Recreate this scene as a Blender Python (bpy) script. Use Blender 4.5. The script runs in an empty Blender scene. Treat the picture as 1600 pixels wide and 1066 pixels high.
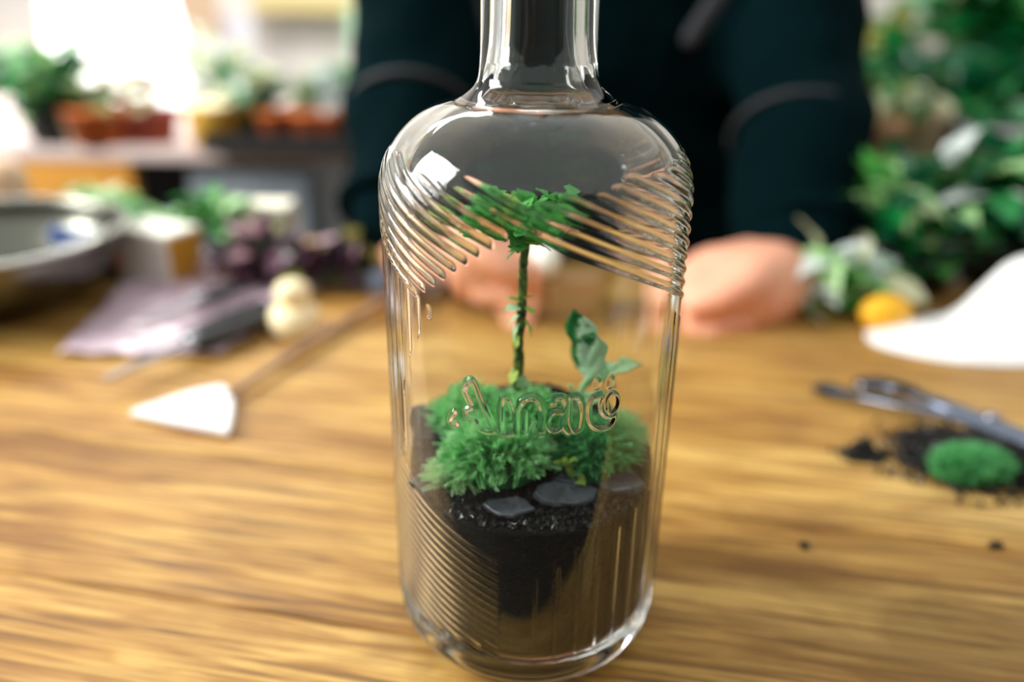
import bpy, bmesh, math, random
import numpy as np
from mathutils import Vector, Matrix, noise

random.seed(7)
rng = np.random.default_rng(7)
S = bpy.context.scene
COL = S.collection
R = math.radians
PI = math.pi

# ------------------------------------------------------------------ camera
H = 0.207
PITCH = R(23.5)
ROLL = 0.0126
FPX = 1244.0
CAM = Vector((0, 0, H))
fwd = Vector((0, math.cos(PITCH), -math.sin(PITCH)))
up0 = Vector((0, math.sin(PITCH), math.cos(PITCH)))
rt0 = Vector((1, 0, 0))
rt = (rt0 + ROLL * up0).normalized()
up = (up0 - ROLL * rt0).normalized()
cd = bpy.data.cameras.new('camera')
cam = bpy.data.objects.new('camera', cd)
COL.objects.link(cam)
M = Matrix.Identity(4)
for i in range(3):
    M[i][0], M[i][1], M[i][2], M[i][3] = rt[i], up[i], -fwd[i], CAM[i]
cam.matrix_world = M
cd.sensor_width = 36
cd.lens = 28.0
cd.clip_start = 0.01
cd.dof.use_dof = True
cd.dof.focus_distance = 0.220
cd.dof.aperture_fstop = 3.3
S.camera = cam

# ------------------------------------------------------------------ world, lights, exposure
w = bpy.data.worlds.new('world')
S.world = w
w.use_nodes = True
nt = w.node_tree
nt.nodes.clear()
wo = nt.nodes.new('ShaderNodeOutputWorld')
bg = nt.nodes.new('ShaderNodeBackground')
tc = nt.nodes.new('ShaderNodeTexCoord')
sp = nt.nodes.new('ShaderNodeSeparateXYZ')
rp = nt.nodes.new('ShaderNodeValToRGB')
nt.links.new(tc.outputs['Generated'], sp.inputs[0])
mr = nt.nodes.new('ShaderNodeMapRange')
mr.inputs['From Min'].default_value = -1
mr.inputs['From Max'].default_value = 1
nt.links.new(sp.outputs['Z'], mr.inputs['Value'])
nt.links.new(mr.outputs[0], rp.inputs[0])
e = rp.color_ramp.elements
e[0].position = 0.42; e[0].color = (0.16, 0.15, 0.14, 1)
e[1].position = 0.62; e[1].color = (0.95, 0.96, 0.92, 1)
nt.links.new(rp.outputs[0], bg.inputs[0])
bg.inputs[1].default_value = 0.62
nt.links.new(bg.outputs[0], wo.inputs[0])


def area(name, loc, target, sx, sy, power, color):
    l = bpy.data.lights.new(name, 'AREA')
    l.shape = 'RECTANGLE'; l.size = sx; l.size_y = sy
    l.energy = power; l.color = color
    o = bpy.data.objects.new(name, l)
    o.location = loc
    o.rotation_euler = (Vector(target) - Vector(loc)).to_track_quat('-Z', 'Y').to_euler()
    COL.objects.link(o)
    return o


area('window_light', (-1.6, 0.33, 0.90), (-.02, 0.32, 0), 0.8, 0.8, 30.0, (1.0, 0.99, 0.95))
area('bench_light', (-.7, 1.9, 1.5), (-.7, 2.4, 0), 1.4, 0.5, 26, (1.0, 0.98, 0.96))  # unseen fill added to brighten the back wall and bench

S.view_settings.view_transform = 'Standard'
S.view_settings.look = 'None'
S.view_settings.exposure = 0.86
S.view_settings.gamma = 1
S.view_settings.use_curve_mapping = False
cy = S.cycles
cy.use_denoising = True
cy.max_bounces = 16
cy.transmission_bounces = 14
cy.glossy_bounces = 6
cy.diffuse_bounces = 5
cy.transparent_max_bounces = 8
cy.sample_clamp_indirect = 20
cy.caustics_reflective = False
cy.caustics_refractive = True
cy.blur_glossy = 0.3


# ------------------------------------------------------------------ helpers
def ray(px, py):
    return fwd + rt * ((px - 800) / FPX) + up * (-(py - 533) / FPX)


def P(px, py, y=None, z=None):
    """point seen at pixel (px, py) lying on the plane y= or z="""
    d = ray(px, py)
    t = (y / d.y) if y is not None else ((z - H) / d.z)
    return CAM + d * t


def mat(name, color, rough=0.6, metal=0.0, spec=0.5, noise_amt=0.0, noise_scale=60, bump=0.0, color2=None,
        emit=None, emit_s=0, sss=0.0, trans=0.0, coat=0.0, coords='Object'):
    m = bpy.data.materials.new(name)
    m.use_nodes = True
    n = m.node_tree
    b = n.nodes['Principled BSDF']
    b.inputs['Base Color'].default_value = (*color, 1)
    b.inputs['Roughness'].default_value = rough
    b.inputs['Metallic'].default_value = metal
    b.inputs['Specular IOR Level'].default_value = spec
    b.inputs['Coat Weight'].default_value = coat
    b.inputs['Transmission Weight'].default_value = trans
    if sss:
        b.inputs['Subsurface Weight'].default_value = sss
        b.inputs['Subsurface Radius'].default_value = (0.01, 0.004, 0.002)
        b.inputs['Subsurface Scale'].default_value = 1.0
    if emit:
        b.inputs['Emission Color'].default_value = (*emit, 1)
        b.inputs['Emission Strength'].default_value = emit_s
    t = n.nodes.new('ShaderNodeTexCoord')
    ns = n.nodes.new('ShaderNodeTexNoise')
    ns.inputs['Scale'].default_value = noise_scale
    ns.inputs['Detail'].default_value = 5
    n.links.new(t.outputs[coords], ns.inputs['Vector'])
    if color2 is not None:
        r = n.nodes.new('ShaderNodeValToRGB')
        r.color_ramp.elements[0].position = 0.5 - 0.5 * (1 - noise_amt) - 0.001
        r.color_ramp.elements[1].position = 0.5 + 0.5 * (1 - noise_amt)
        r.color_ramp.elements[0].color = (*color, 1)
        r.color_ramp.elements[1].color = (*color2, 1)
        n.links.new(ns.outputs[0], r.inputs[0])
        n.links.new(r.outputs[0], b.inputs['Base Color'])
    if bump:
        bp = n.nodes.new('ShaderNodeBump')
        bp.inputs['Strength'].default_value = bump
        bp.inputs['Distance'].default_value = 0.001
        n.links.new(ns.outputs[0], bp.inputs['Height'])
        n.links.new(bp.outputs[0], b.inputs['Normal'])
    return m


def srgb(r, g, b):
    return tuple(((c / 255) / 12.92 if c / 255 <= 0.04045 else ((c / 255 + 0.055) / 1.055) ** 2.4) for c in (r, g, b))


def mesh_obj(name, verts, faces, m, parent=None, smooth=True, loc=None, props=None):
    me = bpy.data.meshes.new(name)
    me.from_pydata([tuple(v) for v in verts], [], [tuple(f) for f in faces])
    me.materials.append(m)
    if smooth:
        me.polygons.foreach_set('use_smooth', [True] * len(me.polygons))
    me.update()
    o = bpy.data.objects.new(name, me)
    COL.objects.link(o)
    if parent: o.parent = parent
    if loc is not None: o.location = loc
    return o


def bm_obj(name, bm, m, parent=None, smooth=True, loc=None):
    me = bpy.data.meshes.new(name)
    bm.to_mesh(me); bm.free()
    me.materials.append(m)
    if smooth:
        me.polygons.foreach_set('use_smooth', [True] * len(me.polygons))
    o = bpy.data.objects.new(name, me)
    COL.objects.link(o)
    if parent: o.parent = parent
    if loc is not None: o.location = loc
    return o


def thing(name, label, cat, loc=(0, 0, 0), group=None, rotz=0):
    o = bpy.data.objects.new(name, None)
    o.empty_display_size = 0.02
    o.location = loc
    o.rotation_euler = (0, 0, rotz)
    COL.objects.link(o)
    return tag(o, label, cat, group)


def tag(o, label, cat, group=None, kind=None):
    o['label'] = label; o['category'] = cat
    if group: o['group'] = group
    if kind: o['kind'] = kind
    return o


def structure(o):
    o['kind'] = 'structure'
    return o


def loft(rings, cap=True):
    """rings: list of lists of points (same length)"""
    V = []; F = []
    n = len(rings[0])
    for r in rings: V += [tuple(p) for p in r]
    for i in range(len(rings) - 1):
        for j in range(n):
            a = i * n + j; b = i * n + (j + 1) % n
            F.append((a, b, b + n, a + n))
    if cap:
        F.append(tuple(reversed(range(n))))
        F.append(tuple(range((len(rings) - 1) * n, len(rings) * n)))
    return V, F


def tube(path, radii, n=10, flat=1.0, caps=True, side=None):
    """swept tube; flat squashes along the second frame axis; rounded caps"""
    path = [Vector(p) for p in path]
    if not hasattr(radii, '__len__'): radii = [radii] * len(path)
    if caps:
        a, b = path[0], path[-1]
        da = (path[0] - path[1]).normalized(); db = (path[-1] - path[-2]).normalized()
        ra, rb = radii[0], radii[-1]
        path = [a + da * ra * .95, a + da * ra * .6] + path + [b + db * rb * .6, b + db * rb * .95]
        radii = [ra * .3, ra * .8] + list(radii) + [rb * .8, rb * .3]
    rings = []
    for i, p in enumerate(path):
        t = (path[min(i + 1, len(path) - 1)] - path[max(i - 1, 0)]).normalized()
        if i == 0:
            ref = Vector(side) if side is not None else (Vector((0, 0, 1)) if abs(t.z) < .9 else Vector((1, 0, 0)))
        a = (ref - t * ref.dot(t)).normalized(); ref = a
        b = t.cross(a)
        rings.append([p + (a * math.cos(2 * PI * k / n) * radii[i] * flat + b * math.sin(2 * PI * k / n) * radii[i]) for k in range(n)])
    return loft(rings)


def revolve(prof, n=32):
    """prof: list of (r, z)"""
    V = []; F = []
    for (r, z) in prof:
        for k in range(n):
            a = 2 * PI * k / n
            V.append((max(r, 1e-5) * math.cos(a), max(r, 1e-5) * math.sin(a), z))
    for i in range(len(prof) - 1):
        for j in range(n):
            a = i * n + j; b = i * n + (j + 1) % n
            F.append((a, b, b + n, a + n))
    return V, F


def cat_geo(*geos):
    V = []; F = []
    for v, f in geos:
        o = len(V); V += list(v); F += [tuple(i + o for i in q) for q in f]
    return V, F


def box_geo(x0, x1, y0, y1, z0, z1):
    V = [(x, y, z) for z in (z0, z1) for y in (y0, y1) for x in (x0, x1)]
    F = [(0, 2, 3, 1), (4, 5, 7, 6), (0, 1, 5, 4), (2, 6, 7, 3), (0, 4, 6, 2), (1, 3, 7, 5)]
    return V, F


def bevel_box(name, x0, x1, y0, y1, z0, z1, m, parent=None, bev=0.003, loc=None):
    V, F = box_geo(x0, x1, y0, y1, z0, z1)
    bm = bmesh.new()
    vs = [bm.verts.new(v) for v in V]
    for f in F: bm.faces.new([vs[i] for i in f])
    bmesh.ops.bevel(bm, geom=bm.edges[:], offset=bev, segments=2, affect='EDGES', profile=.6)
    return bm_obj(name, bm, m, parent, smooth=False, loc=loc)


def catmull(pts, n=8):
    pts = [Vector(p) for p in pts]
    out = []
    for i in range(len(pts) - 1):
        p0 = pts[max(i - 1, 0)]; p1 = pts[i]; p2 = pts[i + 1]; p3 = pts[min(i + 2, len(pts) - 1)]
        for k in range(n):
            t = k / n
            out.append(0.5 * ((2 * p1) + (p2 - p0) * t + (2 * p0 - 5 * p1 + 4 * p2 - p3) * t * t + (3 * p1 - p0 - 3 * p2 + p3) * t ** 3))
    out.append(pts[-1])
    return out


def remeshed(name, geo, m, voxel, smooth_it=4, parent=None, fn=None):
    """fuse overlapping closed pieces into one continuous surface"""
    me = bpy.data.meshes.new(name + '_raw')
    me.from_pydata([tuple(v) for v in geo[0]], [], geo[1])
    o = bpy.data.objects.new(name + '_raw', me)
    COL.objects.link(o)
    r = o.modifiers.new('r', 'REMESH'); r.mode = 'VOXEL'; r.voxel_size = voxel
    s = o.modifiers.new('s', 'SMOOTH'); s.factor = .5; s.iterations = smooth_it
    dg = bpy.context.evaluated_depsgraph_get()
    me2 = bpy.data.meshes.new_from_object(o.evaluated_get(dg))
    me2.name = name
    bpy.data.objects.remove(o); bpy.data.meshes.remove(me)
    if fn:
        n = len(me2.vertices)
        co = np.empty(n * 3); me2.vertices.foreach_get('co', co); co = co.reshape(-1, 3)
        no = np.array([v.normal[:] for v in me2.vertices])
        co = fn(co, no)
        me2.vertices.foreach_set('co', co.ravel())
    me2.materials.clear(); me2.materials.append(m)
    me2.polygons.foreach_set('use_smooth', [True] * len(me2.polygons))
    me2.update()
    ob = bpy.data.objects.new(name, me2)
    COL.objects.link(ob)
    if parent: ob.parent = parent
    return ob


# ------------------------------------------------------------------ materials
def wood_material():
    m = bpy.data.materials.new('table_wood')
    m.use_nodes = True
    n = m.node_tree; L = n.links
    b = n.nodes['Principled BSDF']
    tcn = n.nodes.new('ShaderNodeTexCoord')
    oi = n.nodes.new('ShaderNodeObjectInfo')
    add = n.nodes.new('ShaderNodeVectorMath'); add.operation = 'ADD'
    sc = n.nodes.new('ShaderNodeVectorMath'); sc.operation = 'SCALE'
    cx = n.nodes.new('ShaderNodeCombineXYZ')
    for k in range(3): L.new(oi.outputs['Random'], cx.inputs[k])
    L.new(cx.outputs[0], sc.inputs[0]); sc.inputs['Scale'].default_value = 23
    L.new(tcn.outputs['Object'], add.inputs[0]); L.new(sc.outputs[0], add.inputs[1])
    def mapped(s):
        mp = n.nodes.new('ShaderNodeMapping'); mp.inputs['Scale'].default_value = s
        L.new(add.outputs[0], mp.inputs[0]); return mp
    def nz(s, scale, det=6, dist=0.0):
        q = n.nodes.new('ShaderNodeTexNoise'); q.inputs['Scale'].default_value = scale
        q.inputs['Detail'].default_value = det; q.inputs['Distortion'].default_value = dist
        L.new(mapped(s).outputs[0], q.inputs['Vector']); return q
    def ramp(src, *st):
        r = n.nodes.new('ShaderNodeValToRGB')
        els = r.color_ramp.elements
        while len(els) < len(st): els.new(0.5)
        for el, (p, c) in zip(els, st): el.position = p; el.color = (*c, 1)
        L.new(src, r.inputs[0]); return r
    def mix(f, a, c, mode='MIX'):
        x = n.nodes.new('ShaderNodeMix'); x.data_type = 'RGBA'; x.blend_type = mode
        if isinstance(f, float): x.inputs[0].default_value = f
        else: L.new(f, x.inputs[0])
        L.new(a, x.inputs[6]); L.new(c, x.inputs[7]); return x
    big = nz((2.2, 14, 2), 1.6, 6, 0.4)
    base = ramp(big.outputs[0], (0.30, srgb(146, 104, 48)), (0.45, srgb(188, 146, 76)), (0.60, srgb(212, 174, 98)), (0.78, srgb(228, 198, 130)))
    fine = nz((7, 170, 7), 2.2, 8, 0.8)
    fr = ramp(fine.outputs[0], (0.36, srgb(104, 74, 50)), (0.46, srgb(196, 168, 138)), (0.6, (1, 1, 1)), (0.61, (1, 1, 1)))
    c1 = mix(0.75, base.outputs[0], fr.outputs[0], 'MULTIPLY')
    # dark worn cracks along the grain
    cr = nz((3.2, 60, 3), 2.6, 4, 1.0)
    crr = ramp(cr.outputs[0], (0.66, (0, 0, 0)), (0.74, (1, 1, 1)))
    dk = n.nodes.new('ShaderNodeRGB'); dk.outputs[0].default_value = (*srgb(70, 48, 34), 1)
    mm = n.nodes.new('ShaderNodeMath'); mm.operation = 'MULTIPLY'; mm.inputs[1].default_value = 0.75
    L.new(crr.outputs[0], mm.inputs[0])
    c2 = mix(mm.outputs[0], c1.outputs[2], dk.outputs[0])
    # blotchy stains
    st = nz((3, 6, 3), 3.0, 6, 1.5)
    strp = ramp(st.outputs[0], (0.52, (0, 0, 0)), (0.72, (1, 1, 1)))
    m3 = n.nodes.new('ShaderNodeMath'); m3.operation = 'MULTIPLY'; m3.inputs[1].default_value = 0.5
    L.new(strp.outputs[0], m3.inputs[0])
    sn = n.nodes.new('ShaderNodeRGB'); sn.outputs[0].default_value = (*srgb(120, 78, 46), 1)
    c3 = mix(m3.outputs[0], c2.outputs[2], sn.outputs[0])
    # ragged dark patch: staining plus the bottle's shade painted into the colour
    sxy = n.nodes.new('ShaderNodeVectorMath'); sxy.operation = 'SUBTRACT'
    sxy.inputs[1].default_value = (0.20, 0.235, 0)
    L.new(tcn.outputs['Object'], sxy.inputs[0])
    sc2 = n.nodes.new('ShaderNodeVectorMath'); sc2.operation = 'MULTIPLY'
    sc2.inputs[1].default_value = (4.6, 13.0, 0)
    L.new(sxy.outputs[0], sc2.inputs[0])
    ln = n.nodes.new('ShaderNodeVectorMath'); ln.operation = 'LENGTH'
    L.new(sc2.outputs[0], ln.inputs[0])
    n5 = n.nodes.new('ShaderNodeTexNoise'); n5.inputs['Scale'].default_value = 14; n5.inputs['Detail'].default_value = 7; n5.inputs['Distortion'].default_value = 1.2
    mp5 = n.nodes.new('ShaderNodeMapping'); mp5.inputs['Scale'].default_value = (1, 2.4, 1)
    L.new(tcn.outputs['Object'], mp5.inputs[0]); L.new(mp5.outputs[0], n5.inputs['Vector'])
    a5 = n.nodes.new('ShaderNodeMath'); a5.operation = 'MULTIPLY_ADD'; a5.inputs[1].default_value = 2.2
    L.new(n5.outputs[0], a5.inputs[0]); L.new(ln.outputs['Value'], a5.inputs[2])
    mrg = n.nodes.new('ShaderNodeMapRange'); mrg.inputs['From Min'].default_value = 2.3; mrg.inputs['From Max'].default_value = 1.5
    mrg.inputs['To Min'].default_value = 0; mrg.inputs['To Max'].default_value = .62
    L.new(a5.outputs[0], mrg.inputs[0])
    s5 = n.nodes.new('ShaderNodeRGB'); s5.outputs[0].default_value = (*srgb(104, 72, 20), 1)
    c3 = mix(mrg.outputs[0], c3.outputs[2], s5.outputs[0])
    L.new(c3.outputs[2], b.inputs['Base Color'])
    b.inputs['Specular IOR Level'].default_value = .32
    rr = n.nodes.new('ShaderNodeMapRange'); rr.inputs['To Min'].default_value = .36; rr.inputs['To Max'].default_value = .62
    L.new(st.outputs[0], rr.inputs[0]); L.new(rr.outputs[0], b.inputs['Roughness'])
    bp = n.nodes.new('ShaderNodeBump'); bp.inputs['Strength'].default_value = .5; bp.inputs['Distance'].default_value = .0006
    L.new(fine.outputs[0], bp.inputs['Height']); L.new(bp.outputs[0], b.inputs['Normal'])
    return m


def glass_material():
    m = bpy.data.materials.new('clear_glass')
    m.use_nodes = True
    n = m.node_tree; n.nodes.clear()
    o = n.nodes.new('ShaderNodeOutputMaterial')
    g = n.nodes.new('ShaderNodeBsdfGlass')
    g.inputs['Color'].default_value = (0.985, 0.995, 0.99, 1)
    g.inputs['Roughness'].default_value = 0.0
    g.inputs['IOR'].default_value = 1.43
    n.links.new(g.outputs[0], o.inputs[0])
    return m


WOOD = wood_material()
GLASS = glass_material()
M_SOIL = mat('black_soil', (0.002, 0.002, 0.002), .7, spec=.2, color2=(0.008, 0.007, 0.006), noise_amt=.6, noise_scale=900, bump=.8)
M_GRAN = mat('black_granules', (0.003, 0.003, 0.003), .35, spec=.35, color2=(0.014, 0.012, 0.011), noise_amt=.5, noise_scale=400)
M_SLATE = mat('slate', srgb(48, 52, 60), .5, color2=srgb(92, 96, 108), noise_amt=.3, noise_scale=260, bump=.9)
M_MOSSB = mat('moss_base', srgb(14, 70, 30), .8, color2=srgb(40, 130, 60), noise_amt=.4, noise_scale=500)


def thin(m, f=.38):
    """thin leaves let part of the light through"""
    n = m.node_tree; b = n.nodes['Principled BSDF']; o = n.nodes['Material Output']
    t = n.nodes.new('ShaderNodeBsdfTranslucent'); x = n.nodes.new('ShaderNodeMixShader')
    x.inputs[0].default_value = f
    src = b.inputs['Base Color'].links
    if src: n.links.new(src[0].from_socket, t.inputs[0])
    else: t.inputs[0].default_value = b.inputs['Base Color'].default_value
    n.links.new(b.outputs[0], x.inputs[1]); n.links.new(t.outputs[0], x.inputs[2]); n.links.new(x.outputs[0], o.inputs[0])
    return m


def leafmat(name, c1, c2, scale=80, rough=.45, amt=.5, sss=.0, coords='Object'):
    m = mat(name, c1, rough, color2=c2, noise_amt=amt, noise_scale=scale, coords=coords)
    return thin(m)


M_FR_L = leafmat('moss_light', srgb(160, 226, 150), srgb(232, 252, 214), 300)
M_FR_M = leafmat('moss_mid', srgb(80, 200, 104), srgb(214, 252, 200), 250)
M_FR_D = leafmat('moss_dark', srgb(30, 140, 74), srgb(150, 232, 160), 250)
M_LEAF = leafmat('leaf_green', srgb(26, 140, 48), srgb(120, 220, 110), 300)
M_STEM = leafmat('stem_mottled', srgb(18, 58, 32), srgb(130, 160, 70), 380, amt=.75)
M_PALE = leafmat('leaf_pale', srgb(150, 220, 150), srgb(235, 250, 220), 500)
M_YEL = leafmat('leaf_yellow_green', srgb(160, 205, 90), srgb(215, 225, 110), 300)

# ------------------------------------------------------------------ the setting
DIRX = Vector((1, -0.19, 0)).normalized()
DIRY = Vector((0.19, 1, 0)).normalized()
TANG = math.atan2(DIRX.y, DIRX.x)

M_FLOOR = mat('floor_grey', srgb(60, 56, 52), .7, color2=srgb(84, 78, 72), noise_amt=.3, noise_scale=3, bump=.2)
M_WALL = mat('wall_paint', srgb(214, 208, 200), .85, color2=srgb(226, 220, 214), noise_amt=.2, noise_scale=2)
structure(mesh_obj('floor', *box_geo(-3.5, 3.5, -2.5, 3.3, -.80, -.75), M_FLOOR, smooth=False))
structure(mesh_obj('wall_back', *box_geo(-3.5, 3.5, 3.2, 3.3, -.75, 1.9), M_WALL, smooth=False))

M_WALLD = mat('dark_boards', srgb(58, 50, 44), .8, color2=srgb(84, 72, 62), noise_amt=.3, noise_scale=4)
structure(mesh_obj('wall_front', *box_geo(-3.5, 3.5, -1.1, -1.0, -.75, .85), M_WALLD, smooth=False))  # added behind the camera to darken glass reflections and block front light
structure(mesh_obj('wall_right', *box_geo(2.6, 2.7, -1.0, 3.2, -.75, 1.6), M_WALL, smooth=False))  # unseen, added to cut the fill light from the right

# table: planks running along DIRX
table = thing('wooden_table', 'long worn honey-brown wooden work table that the glass bottle stands on', 'table', (0, 0, 0), rotz=TANG)
# seams in the plank frame (perpendicular coordinate s)
def scoord(px, py):
    p = P(px, py, z=0); return p.dot(DIRY)
seams = [0.148, scoord(450, 962), scoord(1400, 838), scoord(400, 722), scoord(300, 600), .56, .66]
seams = sorted(seams)
XL, XR = -1.5, 1.35
for i in range(len(seams) - 1):
    a, b = seams[i], seams[i + 1]
    g = 0.00022
    bm = bmesh.new()
    V, F = box_geo(XL, XR, a + g, b - g, -.035, 0.0)
    vs = [bm.verts.new(v) for v in V]
    for f in F: bm.faces.new([vs[k] for k in f])
    top_edges = [ed for ed in bm.edges if ed.verts[0].co.z > -.001 and ed.verts[1].co.z > -.001]
    bmesh.ops.bevel(bm, geom=top_edges, offset=.0005, segments=2, affect='EDGES')
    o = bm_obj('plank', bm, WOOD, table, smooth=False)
for (lx, ly) in ((XL + .08, seams[0] + .06), (XR - .08, seams[0] + .06), (XL + .08, seams[-1] - .06), (XR - .08, seams[-1] - .06)):
    mesh_obj('leg', *box_geo(lx - .035, lx + .035, ly - .035, ly + .035, -.75, -.035), WOOD, table, smooth=False)
mesh_obj('apron', *box_geo(XL + .05, XR - .05, seams[-1] - .05, seams[-1] - .02, -.12, -.035), WOOD, table, smooth=False)

# ------------------------------------------------------------------ the bottle
BX, BY = 0.0063, 0.2316
RB = 0.045


def profile():
    """closed half profile, from the underside centre up the outside and back down the inside"""
    pts = []
    def arc(cx, cz, r, a0, a1, n, sz=1.0):
        return [(cx + r * math.cos(R(a0 + (a1 - a0) * k / n)), cz + r * sz * math.sin(R(a0 + (a1 - a0) * k / n))) for k in range(n + 1)]
    pts += [(1e-4, .0035), (.012, .0032), (.022, .0022), (.028, .0008)]
    pts += arc(.031, .003, .003, -110, -80, 3)
    pts += arc(.0308, .0142, .0142, -70, -4, 14)
    pts = [p for p in pts]
    n_low = len(pts)
    zs = np.arange(.0152, .1545, .00028)
    pts += [(RB, z) for z in zs]
    # shoulder: superellipse from (RB,.1545) to about (.020,.1815)
    N = 90
    a, b = RB - .0165, .0265
    z0 = .1545
    for k in range(1, N + 1):
        t = (PI / 2) * k / N
        x = .0165 + a * math.cos(t) ** .95
        z = z0 + b * math.sin(t) ** 1.0
        if x < .0235: break
        pts.append((x, z))
    n_rib = len(pts)
    lx, lz = pts[-1]
    q = catmull([(lx, lz, 0), (.0198, .1822, 0), (.0172, .1850, 0), (.0163, .190, 0), (.0160, .198, 0), (.0158, .22, 0), (.0157, .236, 0), (.0172, .2375, 0), (.0185, .2395, 0), (.0188, .244, 0), (.0184, .248, 0), (.0168, .2498, 0), (.0150, .2492, 0), (.0125, .246, 0), (.0108, .24, 0), (.0103, .22, 0), (.0106, .198, 0), (.0116, .190, 0)], 5)
    pts += [(v.x, v.y) for v in q[1:]]
    n_neck = len(pts)
    # inside of the shoulder
    th = .0026
    q = catmull([(.0116, .190, 0), (.0135, .1853, 0), (.0168, .1815, 0), (.0215, .1792, 0)], 5)
    pts += [(v.x, v.y) for v in q[1:]]
    ai, bi = RB - th - .0145, .0250
    inner = []
    for k in range(0, 41):
        t = (PI / 2) * k / 40
        x = .0145 + ai * math.cos(t) ** .95
        z = .1540 + bi * math.sin(t)
        if x > .0225 and z < .1790: inner.append((x, z))
    pts += inner[::-1]
    pts += [(RB - th, z) for z in np.linspace(.150, .022, 40)]
    pts += arc(RB - th - .012, .0205, .012, -4, -85, 10)
    pts += [(.024, .0083), (.014, .0086), (1e-4, .0088)]
    return np.array(pts), n_low, n_rib, n_neck


prof, n_low, n_rib, n_neck = profile()
tf = np.arange(-100, 100, .3)
tb = np.arange(100, 260, .7)
TH = np.radians(np.concatenate([tf, tb]))          # 0 faces the camera, + to the right
NT = len(TH)
NP = len(prof)
# profile normals
dp = np.gradient(prof, axis=0)
pn = np.stack([dp[:, 1], -dp[:, 0]], 1)
pn /= np.linalg.norm(pn, axis=1)[:, None] + 1e-12

thg, zg = np.meshgrid(TH, prof[:, 1])
thg = (thg + PI) % (2 * PI) - PI
ARC = RB * thg
hgt = np.zeros_like(thg)


def bump(d, wd):
    x = np.clip(1 - (d / wd) ** 2, 0, 1)
    return x ** 1.4


def sstep(a, b, x):
    t = np.clip((x - a) / (b - a), 0, 1)
    return t * t * (3 - 2 * t)


SL = .45
ca = math.cos(math.atan(SL))
deg = np.degrees(thg)
# slanted ribs of the upper band
s_up = .0040
zb = .1535 - SL * ARC
k = np.round((zg - zb) / s_up)
d = np.abs(zg - zb - k * s_up) * ca
stag = (np.sin(k * 12.9898) * 43758.5453) % 1.0
ztop = .1608 + .0035 * stag + .004 * sstep(10, 40, np.abs(deg))
top_mask = 1 - sstep(ztop - .0008, ztop + .0008, zg)
right_mask = (k >= 0)
left_end = -6 + 4.4 * (k + 0)           # ribs below the main one (k<0) end early
left_mask = (k < 0) & (k > -10)
lm = 1 - sstep(left_end - 1.2, left_end + .8, deg)
back = np.abs(deg) > 95
m_r = np.where(right_mask, 1.0, 0.0)
m_l = np.where(left_mask, lm, 0.0) * (deg < 0) * sstep(-100, -96, deg)
mband = np.where(back, (deg > 95) * sstep(.130 + .0, .132, zg) * (1 - sstep(135, 140, deg)), np.clip(m_r + m_l, 0, 1))
hgt = np.maximum(hgt, .00050 * bump(d, .00115) * mband * top_mask)
# lower left slanted ribs
s_lo = .0030
zl = .0546 - SL * RB * (thg + .21)
k2 = np.round((zg - zl) / s_lo)
d2 = np.abs(zg - zl - k2 * s_lo) * ca
m2 = (k2 <= 0) * sstep(.0155, .0175, zg) * (1 - sstep(-13, -11.5, deg)) * sstep(-104, -100, deg)
hgt = np.maximum(hgt, .00036 * bump(d2, .0008) * m2)
# upright flutes
dth = 8.6
kf = np.round((deg - 2.0) / dth)
df = np.abs(deg - 2.0 - kf * dth) * R(1) * RB
zr = .050 + SL * ARC
m3 = (deg > 0) * (deg < 62) * sstep(.0155, .018, zg) * (1 - sstep(zr - .0015, zr + .0005, zg))
m4 = (deg > 62) * (deg < 178) * sstep(.0155, .018, zg) * (1 - sstep(.1190 - SL * (ARC - RB * 1.396) - .001, .1195 - SL * (ARC - RB * 1.396), zg)) * (deg < 100)
zcut = np.where(deg < -60, .05, .158 - .0012 * (deg + 62) * -1 - .02)
zend = .1535 - SL * ARC - 9.2 * s_up
low_end = np.interp(deg, [-100, -68, -62, -54, -40], [.045, .05, .078, .110, .128])
m5 = (deg < -35) * (deg > -100) * (1 - sstep(zend, zend + .0010, zg)) * sstep(low_end - .0006, low_end + .0006, zg) * (zg > zl)
kf2 = np.round(deg / 5.6); df2 = np.abs(deg - kf2 * 5.6) * R(1) * RB
hgt = np.maximum(hgt, .00030 * bump(df, .0007) * (m3 + m4))
hgt = np.maximum(hgt, .00030 * bump(df2, .0009) * m5)

# raised lettering, strokes measured on the front of the wall
def on_wall(px, py):
    d = ray(px, py); o = CAM - Vector((BX, BY, 0))
    A = d.x ** 2 + d.y ** 2; B = 2 * (o.x * d.x + o.y * d.y); C = o.x ** 2 + o.y ** 2 - RB ** 2
    t = (-B - math.sqrt(max(B * B - 4 * A * C, 0))) / (2 * A)
    q = o + d * t
    return math.atan2(q.x, -q.y) * RB, q.z


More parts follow.
